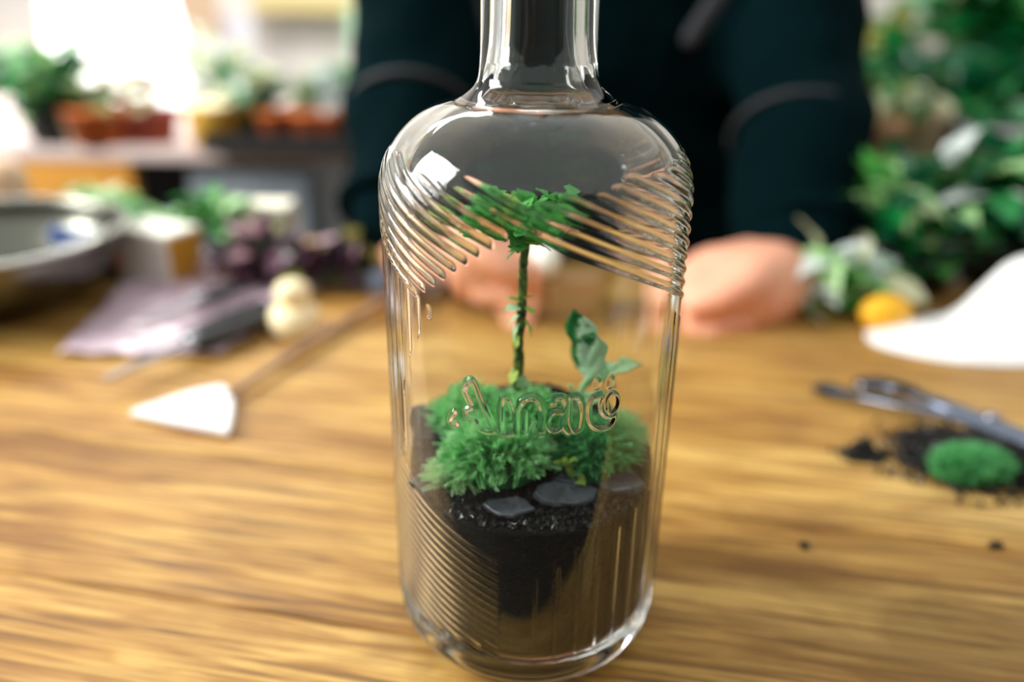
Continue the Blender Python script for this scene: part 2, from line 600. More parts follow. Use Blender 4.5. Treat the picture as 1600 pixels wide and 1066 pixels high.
strokes = [
    ([(150, 420), (122, 455), (118, 495), (165, 515)], .8),
    ([(275, 390), (238, 400), (245, 445), (300, 470), (335, 520), (370, 560), (450, 572)], .7),
    ([(275, 350), (240, 280), (228, 225), (250, 180), (285, 168), (315, 215), (360, 330), (420, 460), (475, 560), (540, 590), (600, 585)], .75),
    ([(525, 300), (512, 380), (510, 470), (522, 560)], .75),
    ([(525, 305), (575, 305), (612, 350), (632, 430), (635, 590)], .75),
    ([(640, 400), (672, 335), (740, 300), (800, 318), (836, 380), (842, 460), (835, 570)], .85),
    ([(700, 420), (700, 560)], .6),
    ([(925, 350), (940, 308), (1000, 302), (1022, 350), (1010, 430), (1000, 520), (1040, 575)], .75),
    ([(1005, 420), (930, 415), (885, 460), (878, 520), (915, 565), (975, 545), (1000, 480)], .7),
    ([(1055, 300), (1050, 400), (1052, 500), (1080, 568), (1130, 555)], .6),
    ([(1062, 305), (1105, 292), (1140, 340), (1150, 430), (1135, 545)], .6),
    ([(1290, 285), (1235, 305), (1202, 370), (1198, 450), (1225, 520), (1290, 548), (1360, 530), (1395, 480), (1400, 440)], .7),
    ([(1310, 300), (1292, 370), (1310, 430), (1360, 455), (1400, 440)], .5),
    ([(1345, 400), (1340, 320), (1375, 270), (1415, 285), (1428, 340), (1405, 400), (1360, 430), (1340, 395)], .5),
    ([(1268, 180), (1262, 215)], 1.1),
    ([(1370, 165), (1366, 205)], 1.1),
]
lu = []
rows = (prof[:, 1] > .095) & (prof[:, 1] < .135) & (np.arange(NP) < n_rib) & (np.arange(NP) >= n_low)
cols = np.abs(TH) < R(50)
sub = np.ix_(rows, cols)
ga = ARC[sub]; gz = zg[sub]
lett = np.zeros_like(ga)
for pts, wd in strokes:
    c = catmull([(x, y, 0) for x, y in pts], 5)
    q = [on_wall(680 + v.x / 5, 560 + v.y / 5) for v in c]
    dm = np.full_like(ga, 9.0)
    for (a0, z0), (a1, z1) in zip(q[:-1], q[1:]):
        ex, ez = a1 - a0, z1 - z0
        L2 = ex * ex + ez * ez + 1e-12
        t = np.clip(((ga - a0) * ex + (gz - z0) * ez) / L2, 0, 1)
        dm = np.minimum(dm, np.hypot(ga - a0 - t * ex, gz - z0 - t * ez))
    lett = np.maximum(lett, .00085 * bump(dm, .00125 * wd))
    lu += q
hs = hgt[sub]; hgt[sub] = np.maximum(hs, lett)
lz0, lz1 = min(q[1] for q in lu) - .0016, max(q[1] for q in lu) + .0016
la0, la1 = min(q[0] for q in lu) - .0016, max(q[0] for q in lu) + .0016
# no relief outside the ribbed rows
rowmask = (np.arange(NP) >= n_low) & (np.arange(NP) < n_rib)
hgt[~rowmask] = 0
# gentle hand-made waviness of the glass on the inside
wob = np.zeros_like(hgt)
inn = np.arange(NP) >= n_neck
wob[inn] = (.00012 * np.sin(thg * 5 + zg * 60) + .00008 * np.sin(thg * 13 + 1.3))[inn]
rr = prof[:, 0][:, None] + pn[:, 0][:, None] * (hgt) + wob * (prof[:, 0][:, None] > .01)
zz = prof[:, 1][:, None] + pn[:, 1][:, None] * (hgt) + 0 * thg
VX = rr * np.sin(thg); VY = -rr * np.cos(thg); VZ = zz
G = np.stack([VX, VY, VZ], 2)
# normals
dth_v = np.roll(G, -1, 1) - np.roll(G, 1, 1)
dpr = np.gradient(G, axis=0)
NRM = np.cross(dth_v, dpr)
NRM /= np.linalg.norm(NRM, axis=2)[:, :, None] + 1e-15
NRM[0] = (0, 0, -1); NRM[-1] = (0, 0, 1)

ii, jj = np.meshgrid(np.arange(NP - 1), np.arange(NT), indexing='ij')
j2 = (jj + 1) % NT
quads = np.stack([ii * NT + jj, ii * NT + j2, (ii + 1) * NT + j2, (ii + 1) * NT + jj], 2).reshape(-1, 4)
qi = ii.ravel()
za = zg[:-1][:, :].ravel(); aa = ARC[:-1].ravel()
q_rib = (hgt[:-1] > 0)
# dilate rib region so every rib lies wholly in its part
rib_any = ((hgt[:-1] > 1e-7) | (hgt[1:] > 1e-7) | (np.roll(hgt, -1, 1)[:-1] > 1e-7) | (np.roll(hgt, -1, 1)[1:] > 1e-7)).ravel()
in_let = (aa > la0) & (aa < la1) & (za > lz0) & (za < lz1) & (qi >= n_low) & (qi < n_rib)
sel_let = rib_any & in_let
sel_rib = rib_any & ~in_let
sel_neck = (qi >= n_rib) & (qi < n_neck)
sel_base = (qi < n_low)
sel_body = ~(sel_let | sel_rib | sel_neck | sel_base)
bottle = thing('glass_bottle', 'tall clear ribbed glass bottle holding a tiny moss garden, in the centre of the table', 'bottle', (BX, BY, 0))
Gf = G.reshape(-1, 3); Nf = NRM.reshape(-1, 3)


def grid_part(name, sel, label=None):
    q = quads[sel]
    u, inv = np.unique(q.ravel(), return_inverse=True)
    me = bpy.data.meshes.new(name)
    nq = len(q)
    me.vertices.add(len(u)); me.loops.add(nq * 4); me.polygons.add(nq)
    me.vertices.foreach_set('co', Gf[u].astype(np.float32).ravel())
    me.loops.foreach_set('vertex_index', inv.astype(np.int32))
    me.polygons.foreach_set('loop_start', np.arange(0, nq * 4, 4, dtype=np.int32))
    me.polygons.foreach_set('use_smooth', np.ones(nq, dtype=bool))
    me.materials.append(GLASS)
    me.update(calc_edges=True)
    me.normals_split_custom_set_from_vertices(Nf[u].astype(np.float32))
    o = bpy.data.objects.new(name, me)
    COL.objects.link(o); o.parent = bottle
    if label: o['label'] = label
    return o


grid_part('bottle_wall', sel_body)
grid_part('bottle_neck', sel_neck)
grid_part('bottle_base', sel_base, 'thick rounded clear glass foot')
grid_part('raised_ribbing', sel_rib, 'fine slanted and upright glass ribs')
grid_part('embossed_lettering', sel_let, 'raised cursive glass letters reading Amarÿ')

# ------------------------------------------------------------------ soil inside
RI = RB - .0026 - .0004


def soil_top(x, y):
    """height over the bottle floor in bottle coordinates"""
    r = math.hypot(x, y)
    h = .0655 + .10 * max(y + .01, -.02) * .9 + .010 * math.exp(-((x + .004) ** 2 + (y - .004) ** 2) / .0005)
    h += .0012 * noise.noise(Vector((x * 120, y * 120, 2))) + .0009 * noise.noise(Vector((x * 300, y * 300, 5)))
    return h


n1, n2 = 120, 46
V = []; F = []
# side wall rings, bottom to top, then the top disc
side_z = np.linspace(0, 1, 40)
rings = []
for t in side_z:
    ring = []
    for j in range(n1):
        a = 2 * PI * j / n1
        zt = soil_top(RI * math.cos(a), RI * math.sin(a))
        z = .0145 + (zt - .0145) * t
        ri = RI
        if z < .0215:
            ri = RI - .012 + math.sqrt(max(.012 ** 2 - (.0215 - z) ** 2, 0))
        ri -= .0006 * (0.5 + 0.5 * noise.noise(Vector((math.cos(a) * 30, math.sin(a) * 30, z * 700)))) 
        ring.append((ri * math.cos(a), ri * math.sin(a), z))
    rings.append(ring)
for k_ in range(1, n2):
    s = 1 - k_ / n2
    ring = []
    for j in range(n1):
        a = 2 * PI * j / n1
        x, y = RI * s * math.cos(a), RI * s * math.sin(a)
        ring.append((x, y, soil_top(x, y)))
    rings.append(ring)
V, F = loft(rings)
soil = mesh_obj('black_soil', V, F, M_SOIL, loc=(BX, BY, 0))
tag(soil, 'black gritty soil filling the lower part of the glass bottle', 'soil', kind='stuff')


def granules(name, pts, sizes, m, parent=None):
    """many little angular grains joined in one mesh"""
    base = np.array([(1, 0, 0), (-1, 0, 0), (0, 1, 0), (0, -1, 0), (0, 0, 1), (0, 0, -1)], float)
    fc = np.array([(0, 2, 4), (2, 1, 4), (1, 3, 4), (3, 0, 4), (2, 0, 5), (1, 2, 5), (3, 1, 5), (0, 3, 5)])
    N = len(pts)
    q = rng.normal(size=(N, 4)); q /= np.linalg.norm(q, axis=1)[:, None]
    w_, x, y, z = q.T
    Rm = np.stack([np.stack([1 - 2 * (y * y + z * z), 2 * (x * y - z * w_), 2 * (x * z + y * w_)], 1),
                   np.stack([2 * (x * y + z * w_), 1 - 2 * (x * x + z * z), 2 * (y * z - x * w_)], 1),
                   np.stack([2 * (x * z - y * w_), 2 * (y * z + x * w_), 1 - 2 * (x * x + y * y)], 1)], 1)
    jit = 1 + rng.uniform(-.35, .35, (N, 6, 1))
    v = np.einsum('nij,nkj->nki', Rm, base[None] * jit) * np.array(sizes)[:, None, None] + np.array(pts)[:, None, :]
    f = (fc[None] + (np.arange(N) * 6)[:, None, None]).reshape(-1, 3)
    return mesh_obj(name, v.reshape(-1, 3), f.tolist(), m, parent, smooth=False)


pts = []; sz = []
for _ in range(5200):      # against the wall
    a = random.uniform(-PI * .62, PI * .62) - PI / 2
    s_ = random.uniform(.0004, .0009)
    x, y = math.cos(a), math.sin(a)
    zt = soil_top(RI * x, RI * y)
    z = random.uniform(.0165, zt)
    ri = RI - .0011
    if z < .0215: ri = RI - .012 + math.sqrt(max(.0108 ** 2 - (.0215 - z) ** 2, 0))
    pts.append((x * ri, y * ri, z)); sz.append(s_)
for _ in range(3600):      # on the top
    a = random.uniform(0, 2 * PI); r_ = (RI - .0016) * math.sqrt(random.random())
    x, y = r_ * math.cos(a), r_ * math.sin(a)
    pts.append((x, y, soil_top(x, y) + .0002)); sz.append(random.uniform(.0005, .0012))
g = granules('soil_grains', pts, sz, M_GRAN, soil)
g['kind'] = 'stuff'

def inb(px, py, dz=0.0):
    """point on the soil surface inside the bottle seen at that pixel (ignoring refraction)"""
    z = .07
    for _ in range(12):
        p = P(px, py, z=z)
        x, y = p.x - BX, p.y - BY
        r_ = math.hypot(x, y)
        if r_ > RI * .93: x, y = x * RI * .93 / r_, y * RI * .93 / r_
        z = soil_top(x, y)
    return Vector((x + BX, y + BY, z + dz))


# slate chips
def slate(name, label, px, py, wx, wy, th_, rot=0, tilt=(0, 0), lift=.0012, loc=None, seed=0, group='slate chips on the soil'):
    rs = random.Random(seed)
    n = 10
    bm = bmesh.new()
    ang = sorted([2 * PI * (k + rs.uniform(-.3, .3)) / n for k in range(n)])
    rad = [rs.uniform(.78, 1.05) for _ in range(n)]
    vt = [bm.verts.new((wx / 2 * r_ * math.cos(a), wy / 2 * r_ * math.sin(a), 0)) for a, r_ in zip(ang, rad)]
    f = bm.faces.new(vt)
    ex = bmesh.ops.extrude_face_region(bm, geom=[f])
    for v in [q for q in ex['geom'] if isinstance(q, bmesh.types.BMVert)]:
        v.co.z += th_ * rs.uniform(.8, 1.15); v.co.x *= .93; v.co.y *= .93
    bmesh.ops.recalc_face_normals(bm, faces=bm.faces[:])
    bmesh.ops.bevel(bm, geom=bm.edges[:], offset=th_ * .18, segments=1, affect='EDGES')
    bmesh.ops.triangulate(bm, faces=bm.faces[:])
    bmesh.ops.subdivide_edges(bm, edges=bm.edges[:], cuts=2, use_grid_fill=True)
    for v in bm.verts:
        v.co.z += .22 * th_ * noise.noise(v.co * 300 + Vector((seed, 0, 0)))
        v.co += v.co.normalized() * wx * .02 * noise.noise(v.co * 900 + Vector((0, seed, 0)))
    p = loc if loc is not None else inb(px, py, lift)
    o = bm_obj(name, bm, M_SLATE, smooth=False, loc=p)
    o.rotation_euler = (tilt[0], tilt[1], rot)
    tag(o, label, 'stone', group)
    return o


slate('slate_chip', 'flat dark slate chip lying lowest, in front of the pale moss', 796, 797, .0165, .0088, .0016, -.1, (.12, 0), seed=1)
slate('slate_chip', 'largest dark slate chip, right of the front moss against the soil', 885, 777, .0215, .0125, .0018, .15, (.18, .05), .0016, seed=2)
slate('slate_chip', 'slate chip on the right, below the right-hand moss cushion', 962, 760, .0165, .0120, .0022, -.4, (.2, -.1), .0018, seed=3)
slate('slate_chip', 'small slate chip at the left wall beside the front moss', 668, 762, .0120, .0110, .0020, .9, (.2, .35), .0010, seed=4)
slate('slate_chip', 'upright pale grey slate leaning at the left wall of the bottle behind the moss', 660, 680, .0155, .0150, .0024, .2, (1.15, .25), .0055, seed=5)
slate('slate_chip', 'slate chip half hidden behind the yellow-green sprout', 885, 752, .0100, .0080, .0020, .5, (.1, 0), .0012, seed=6)


# ------------------------------------------------------------------ moss
def fronds(n, centre, rx, ry, rz, length, leaflet, seed, lean=Vector((0, 0, 0)), nl=12):
    rs = random.Random(seed)
    V = []; F = []
    for _ in range(n):
        a = rs.uniform(0, 2 * PI); u = math.sqrt(rs.random())
        x, y = u * math.cos(a), u * math.sin(a)
        zt = math.sqrt(max(0, 1 - u * u * .9))
        base = centre + Vector((x * rx, y * ry, zt * rz))
        nrm = (Vector((x / rx, y / ry, zt / rz)).normalized() + Vector((rs.gauss(0, .4), rs.gauss(0, .4), rs.gauss(0, .25))) + lean)
        nrm.normalize()
        side = nrm.cross(Vector((rs.gauss(0, 1), rs.gauss(0, 1), rs.gauss(0, 1)))).normalized()
        bend = Vector((0, 0, -1)) * rs.uniform(.1, .7)
        L_ = length * rs.uniform(.6, 1.2)
        p = base - nrm * L_ * .3
        dir_ = nrm.copy()
        for q in range(nl):
            t = q / nl
            dir_ = (dir_ + bend * .08).normalized()
            p2 = p + dir_ * (L_ * 1.3 / nl)
            ll = leaflet * (1 - .65 * t) * rs.uniform(.8, 1.2)
            up_ = side.cross(dir_)
            for sgn in (-1, 1, 0):
                sd = (side * sgn + dir_ * .8 + up_ * .3).normalized() if sgn else (up_ + dir_ * .9).normalized()
                wv = dir_.cross(sd).normalized().cross(sd).normalized() * ll * .17
                i0 = len(V)
                V += [p - wv * .3, p + sd * ll * .5 - wv, p + sd * ll, p + sd * ll * .5 + wv]
                F.append((i0, i0 + 1, i0 + 2, i0 + 3))
            p = p2
    return V, F


def moss_cushion(label, px, py, rx, ry, rz, n, mt, seed, lean=(0, 0, 0), length=.0045, leaflet=.0016, loc=None, lift=0):
    c = loc if loc is not None else inb(px, py, lift)
    root = thing('moss_cushion', label, 'moss', c, 'moss cushions in the bottle' if loc is None else None)
    bm = bmesh.new()
    bmesh.ops.create_icosphere(bm, subdivisions=4, radius=1)
    for v in bm.verts:
        q = v.co.copy()
        v.co = Vector((q.x * rx * .96, q.y * ry * .96, q.z * rz * .98)) * (1 + .13 * noise.noise(q * 4 + Vector((seed, 0, 0))))
        if v.co.z < -.001: v.co.z = -.001
    bm_obj('moss_mound', bm, M_MOSSB, root)
    V, F = fronds(n, Vector((0, 0, 0)), rx, ry, rz, length, leaflet, seed, Vector(lean))
    o = mesh_obj('moss_fronds', V, F, mt, root, smooth=False)
    o['kind'] = 'stuff'
    return root


moss_cushion('feathery green moss cushion at the front of the bottle, tallest beside the lowest slate chip', 775, 738, .0145, .0105, .0115, 300, M_FR_M, 11, (0, -.35, .1), .0074, .0034)
moss_cushion('small pale green tuft of moss at the front left inside the bottle', 716, 752, .0068, .0050, .0065, 120, M_FR_L, 12, (-.1, -.4, .1), .0062, .0030)
moss_cushion('dark green dense moss cushion on the right side inside the bottle', 925, 722, .0125, .0110, .0125, 420, M_FR_D, 13, (.1, -.2, .1), .0048, .0020)
moss_cushion('pale fluffy moss tuft at the right wall of the bottle', 970, 700, .0060, .0070, .0115, 220, M_FR_L, 14, (.2, -.1, .2), .0048, .0016)
moss_cushion('soft green moss cushion at the back left of the bottle behind the lettering', 738, 668, .0110, .0100, .0115, 300, M_FR_M, 15, (0, -.2, .2), .0055, .0024)
moss_cushion('light green moss cushion around the foot of the little tree', 822, 672, .0125, .0095, .0105, 300, M_FR_M, 16, (0, -.2, .2), .0055, .0024)

# ------------------------------------------------------------------ the little tree in the bottle
def leaf_geo(L_, W_, lobes=0, curl=.25, fold=.15, nseg=8, nw=4, seed=0):
    rs = random.Random(seed)
    V = []; F = []
    for i in range(nseg + 1):
        t = i / nseg
        wv = W_ * (math.sin(PI * min(t ** .8, 1)) ** .8) * .5
        if lobes: wv *= 1 + .28 * math.sin(t * PI * 2 * lobes) + rs.uniform(-.08, .08)
        wv = max(wv, W_ * .03)
        for j in range(nw + 1):
            s = (j / nw - .5) * 2
            z = -curl * L_ * t * t + fold * abs(s) * wv + .05 * W_ * math.sin(s * 5 + t * 9)
            V.append((s * wv, t * L_, z))
    for i in range(nseg):
        for j in range(nw):
            a = i * (nw + 1) + j
            F.append((a, a + 1, a + nw + 2, a + nw + 1))
    return V, F


def place(o, p, direction, roll=0.0, parent=None):
    """orient local +Y along direction"""
    q = Vector(direction).normalized().to_track_quat('Y', 'Z')
    o.rotation_mode = 'QUATERNION'
    o.rotation_quaternion = q @ Matrix.Rotation(roll, 3, 'Y').to_quaternion()
    o.location = p


sb = P(807, 640, y=BY + .002)
tree = thing('miniature_tree', 'little tree with a mottled dark stem and flat green crown planted in the bottle', 'plant', sb)
TY = BY + .002
def tp(px, py, dy=0): return P(px, py, y=TY + dy) - sb
stem_px = [(807, 655), (806, 620), (805, 590), (807, 560), (806, 530), (811, 500), (813, 470), (815, 440), (816, 412), (820, 385), (824, 362)]
path = catmull([tp(x, y) for x, y in stem_px], 6)
rad = [(.0019 - .0006 * (i / len(path))) * (1 + .22 * noise.noise(Vector((i * .5, 0, 0)))) for i in range(len(path))]
V, F = tube(path, rad, 14)
V = [v if True else v for v in V]
mesh_obj('stem', V, F, M_STEM, tree)
brs = [((824, 364), (748, 335), -.008), ((824, 364), (705, 340), .004), ((824, 364), (780, 318), -.012), ((824, 366), (835, 312), .006),
       ((824, 364), (868, 318), -.004), ((822, 370), (900, 340), .004), ((820, 375), (860, 350), -.010), ((818, 380), (790, 350), -.012)]
tips = []
for (a, b, dy) in brs:
    p0 = tp(*a); p1 = tp(b[0], b[1], dy)
    mid = (p0 + p1) * .5 + Vector((0, 0, -.0012))
    pp = catmull([p0, mid, p1], 6)
    V, F = tube(pp, [.0011 - .0006 * i / len(pp) for i in range(len(pp))], 8)
    mesh_obj('branch', V, F, M_YEL, tree)
    tips += [(q - Vector((0, 0, 0)), (p1 - p0)) for q in pp[3:]]
LG = [leaf_geo(1, .85, 2, .2, .2, seed=s_) for s_ in range(3)]
lms = []
for i, (V, F) in enumerate(LG):
    me = bpy.data.meshes.new('leaf'); me.from_pydata(V, [], F); me.materials.append(M_LEAF)
    me.polygons.foreach_set('use_smooth', [True] * len(me.polygons)); lms.append(me)
me2 = lms[0].copy(); me2.materials.clear(); me2.materials.append(M_PALE)
me3 = lms[1].copy(); me3.materials.clear(); me3.materials.append(M_YEL)
rs = random.Random(4)
for i in range(150):
    p, dr = rs.choice(tips)
    o = bpy.data.objects.new('leaf', rs.choice(lms + lms + [me3]))
    COL.objects.link(o); o.parent = tree
    dv = dr.normalized() * .6 + Vector((rs.gauss(0, .8), rs.gauss(0, .8), rs.gauss(.1, .3)))
    p = p + Vector((rs.gauss(0, .0015), rs.gauss(0, .002), rs.gauss(.0005, .0010)))
    place(o, p, dv, rs.uniform(-.6, .6))
    s_ = rs.uniform(.005, .0092)
    o.scale = (s_, s_, s_)
for (px, py, dx, dz_, s_) in ((811, 470, -1, .5, .0045), (811, 480, -1, .1, .0055), (810, 490, -.9, -.5, .0045), (817, 466, .9, .6, .0038), (817, 480, 1, -.2, .0045), (816, 500, .7, -.8, .0055),
                              (808, 503, -.5, -1, .006), (806, 520, -.3, -1, .005), (805, 575, -.6, -1, .006), (809, 585, .3, -1, .005), (822, 380, 1, .2, .006), (818, 392, -1, .3, .005), (830, 376, 1, -.1, .007), (812, 386, -.8, -.4, .006)):
    o = bpy.data.objects.new('leaf', rs.choice([me2, me3]))
    COL.objects.link(o); o.parent = tree
    place(o, tp(px, py, -.0012), (dx, -.3, dz_), rs.uniform(-.5, .5)); o.scale = (s_,) * 3

# small variegated seedling on the right
M_VAR = mat('leaf_variegated', srgb(26, 130, 62), .5, color2=srgb(225, 250, 222), noise_amt=.80, noise_scale=3.0)
pb = P(904, 655, y=BY + .004)
seed_pl = thing('variegated_seedling', 'small pale-and-green variegated leafy seedling on the right inside the bottle', 'plant', pb)
def sp_(px, py, dy=0): return P(px, py, y=BY + .004 + dy) - pb
for pa, rd in ((((904, 655), (903, 625), (912, 600), (925, 582)), .0011), (((912, 600), (932, 588), (948, 582)), .0009), (((903, 630), (897, 612), (893, 600)), .0006)):
    pp = catmull([sp_(*q) for q in pa], 5)
    mesh_obj('stem', *tube(pp, rd, 8), M_PALE, seed_pl)
def big_leaf(p0, p1, wd, seed, mt, roll, curl=.2):
    a, b = sp_(*p0), sp_(*p1, -.003)
    L_ = (b - a).length
    V, F = leaf_geo(L_ * 1.1, wd, 1.5, curl, .35, 16, 8, seed)
    o = mesh_obj('leaf', V, F, mt, seed_pl)
    md = o.modifiers.new('thick', 'SOLIDIFY'); md.thickness = .0004
    place(o, a, b - a, roll)
    return o
def variegated(name, wd, ln, green, pale):
    m = mat(name, pale, .45)
    n = m.node_tree; L = n.links; b = n.nodes['Principled BSDF']
    tcn = n.nodes.new('ShaderNodeTexCoord'); sx = n.nodes.new('ShaderNodeSeparateXYZ')
    L.new(tcn.outputs['Object'], sx.inputs[0])
    def mth(op, a, b_=None):
        q = n.nodes.new('ShaderNodeMath'); q.operation = op
        for k_, v in enumerate((a, b_)):
            if v is None: continue
            if hasattr(v, 'links'): L.new(v, q.inputs[k_])
            else: q.inputs[k_].default_value = v
        return q.outputs[0]
    ns = n.nodes.new('ShaderNodeTexNoise'); ns.inputs['Scale'].default_value = 420; ns.inputs['Detail'].default_value = 4
    L.new(tcn.outputs['Object'], ns.inputs['Vector'])
    e_ = mth('MULTIPLY', mth('ADD', sx.outputs['X'], wd * .12), 1.7 / wd)
    y_ = mth('MULTIPLY', sx.outputs['Y'], .75 / ln)
    t_ = mth('ADD', mth('ADD', e_, y_), mth('MULTIPLY', mth('SUBTRACT', ns.outputs[0], .5), 1.5))
    r = n.nodes.new('ShaderNodeValToRGB')
    r.color_ramp.elements[0].position = .62; r.color_ramp.elements[0].color = (*pale, 1)
    r.color_ramp.elements[1].position = .95; r.color_ramp.elements[1].color = (*green, 1)
    L.new(t_, r.inputs[0]); L.new(r.outputs[0], b.inputs['Base Color'])
    return m
M_VAR2 = variegated('leaf_variegated_edge', .0125, .019, srgb(14, 122, 56), srgb(222, 252, 220)); thin(M_VAR2, .3)
big_leaf((922, 590), (896, 500), .0125, 1, M_VAR2, .5, -.12)
big_leaf((920, 592), (932, 520), .0110, 2, M_VAR2, -.9, .15)
big_leaf((940, 586), (990, 560), .0080, 3, M_PALE, .4, .25)
big_leaf((930, 590), (962, 590), .0075, 4, M_PALE, -.3, .3)
big_leaf((904, 628), (942, 612), .0060, 5, M_PALE, .6, .2)
big_leaf((900, 640), (872, 655), .0050, 6, M_PALE, .2, .2)
# yellow-green sprout
p0 = inb(895, 752, 0)
spr = thing('yellow_green_sprout', 'short yellow-green sprout between the front moss and the right moss', 'plant', p0)
pp = [Vector((0, 0, 0)), Vector((-.001, -.0005, .004)), Vector((-.0028, 0, .008))]
mesh_obj('stem', *tube(catmull(pp, 5), .0012, 8), M_YEL, spr)
for (dx, dz_, L_, z_) in ((-.9, .7, .0055, .007), (.5, .8, .0045, .0075), (.3, .2, .006, .002), (-.3, .9, .006, .005), (.8, -.1, .005, .0035)):
    V, F = leaf_geo(L_, .0036, 0, .2, .3, 8, 4)
    o = mesh_obj('leaf', V, F, M_YEL, spr); place(o, Vector((-.0025 * z_ / .008, -.0006, z_)), (dx, -.5, dz_), .3)
# round creeping leaves above it
rl = inb(868, 700, .0105)
creep = thing('creeping_seedling', 'seedling with small round deep green leaves in front of the lettering', 'plant', rl)
mesh_obj('stem', *tube([Vector((-.008, 0, -.001)), Vector((0, -.001, .0005)), Vector((.008, .001, -.001))], .0005, 6), M_FR_D, creep)
for k_ in range(12):
    V, F = leaf_geo(.0058, .0052, 0, .15, .2, 8, 6, k_)
    o = mesh_obj('leaf', V, F, M_LEAF if k_ % 2 else M_FR_D, creep)
    place(o, Vector((rs.uniform(-.009, .009), rs.uniform(-.003, .001), rs.uniform(-.001, .0015))), (rs.gauss(0, 1), rs.gauss(-.6, .5), rs.gauss(0, .3)), rs.uniform(-.3, .3))

# ------------------------------------------------------------------ the person behind the table
M_SKIN = mat('skin', srgb(232, 160, 128), .5, color2=srgb(240, 178, 150), noise_amt=.3, noise_scale=40, sss=.25)
M_JACK = mat('jacket_cloth', srgb(1, 15, 18), 1.0, color2=srgb(2, 24, 28), noise_amt=.3, noise_scale=9, bump=.6, spec=.04)
M_TRIM = mat('jacket_trim', srgb(26, 32, 38), .7, color2=srgb(40, 42, 46), noise_amt=.3, noise_scale=60)
PX, PYY = 0.09, 0.87
person = thing('person', 'person in a dark navy jacket standing behind the table with both fists on it', 'person', (PX, PYY, -.75))
off = Vector((PX, PYY, -.75))


def ell_ring(c, rx, ry, n=28, p=2.3):
    out = []
    for k_ in range(n):
        a = 2 * PI * k_ / n
        cc, ss = math.cos(a), math.sin(a)
        out.append((c[0] + rx * abs(cc) ** (2 / p) * (1 if cc > 0 else -1), c[1] + ry * abs(ss) ** (2 / p) * (1 if ss > 0 else -1), c[2]))
    return out


def W(x, y, z): return Vector((x, y, z))
def limb(pts, radii, n=16, flat=1.0, side=None): return tube(catmull(pts, 6), list(np.interp(np.linspace(0, len(pts) - 1, (len(pts) - 1) * 6 + 1), range(len(pts)), radii)), n, flat, True, side)


# hands: fist centres on the table
HR = P(1160, 462, y=.53)          # viewer's right
HL = P(738, 418, y=.545)


def hand_geo(c, s):
    """closed fist resting on the table; s=+1: the viewer's right one, fingers pointing to the bottle (-x)"""
    G_ = []
    def q(x, y, z): return Vector((c.x + s * x, c.y + y, c.z + z))
    # palm
    G_.append(limb([q(.040, .030, .004), q(.022, .012, .006), q(.000, -.004, .004), q(-.018, -.010, .000)], [.024, .031, .031, .024], 18))
    G_.append(limb([q(.010, .020, .012), q(-.012, .006, .012)], [.024, .023], 16))
    # four fingers, curled: knuckle, middle joint, tip back to the palm
    for i_, (yy, zz_, L_, r_) in enumerate(((.016, .020, 1.0, .0098), (-.002, .013, 1.08, .0102), (-.017, .001, 1.02, .0098), (-.026, -.012, .88, .0088))):
        G_.append(limb([q(-.006, yy, zz_), q(-.022 * L_, yy - .004, zz_ + .002), q(-.036 * L_, yy - .008, zz_ - .006), q(-.036 * L_, yy - .014, zz_ - .019),
                        q(-.022 * L_, yy - .015, zz_ - .024)], [r_ * 1.15, r_ * 1.05, r_, r_ * .93, r_ * .85], 12))
    # thumb
    G_.append(limb([q(.018, .000, .018), q(-.002, -.026, .020), q(-.022, -.036, .013), q(-.040, -.034, .006)], [.015, .0135, .0115, .0095], 12))
    return G_


gs = []
waist = -.75 - .0
# torso, pelvis to shoulders (slim, the jacket goes over it)
tor = [ell_ring((PX, PYY, z), rx, ry) for z, rx, ry in ((-.10, .14, .10), (.05, .13, .095), (.2, .135, .10), (.38, .14, .105), (.52, .145, .10), (.60, .125, .085), (.635, .08, .06))]
gs.append(loft(tor))
gs.append(limb([W(PX, PYY, .60), W(PX, PYY - .015, .70), W(PX, PYY - .03, .74)], [.058, .053, .05], 18))
# head
hc = W(PX, PYY - .045, .825)
hr = []
for z, rx, ry, dy in ((-.115, .028, .030, -.030), (-.10, .045, .052, -.018), (-.07, .058, .075, -.005), (-.03, .068, .088, 0), (.02, .074, .095, 0), (.06, .070, .090, .006), (.09, .055, .070, .01), (.108, .03, .04, .01)):
    hr.append(ell_ring((hc.x, hc.y + dy, hc.z + z), rx, ry, 28, 2))
gs.append(loft(hr))
gs.append(limb([hc + W(0, -.092, .008), hc + W(0, -.106, -.022), hc + W(0, -.100, -.032)], [.009, .013, .012], 10))
for s_ in (-1, 1):
    gs.append(limb([hc + W(s_ * .074, .01, .018), hc + W(s_ * .078, .012, -.01), hc + W(s_ * .072, .008, -.03)], [.012, .012, .008], 10))
    gs.append(limb([hc + W(s_ * .012, -.086, -.052), hc + W(0, -.091, -.050)], [.006, .0075], 8))
    # eyelid ridge
    gs.append(limb([hc + W(s_ * .020, -.086, .022), hc + W(s_ * .045, -.076, .022)], [.009, .009], 8))
for c, s in ((HR, 1), (HL, -1)):
    sh = W(PX + s * .145, PYY, .58)
    el = W(PX + s * .165, PYY - .01, .285)
    wr = c + W(s * .050, .045, .012)
    gs.append(limb([sh, (sh + el) * .5 + W(s * .01, .01, 0), el, (el + wr) * .5, wr, c + W(s * .02, .012, .006)], [.055, .047, .043, .038, .026, .026], 18))
    gs += hand_geo(c, s)
body = remeshed('body', cat_geo(*[(v, f) for v, f in gs]), M_SKIN, .0032, 3)


def reparent(o, parent):
    o.parent = parent
    o.matrix_parent_inverse = Matrix.Translation(-parent.location)


reparent(body, person)


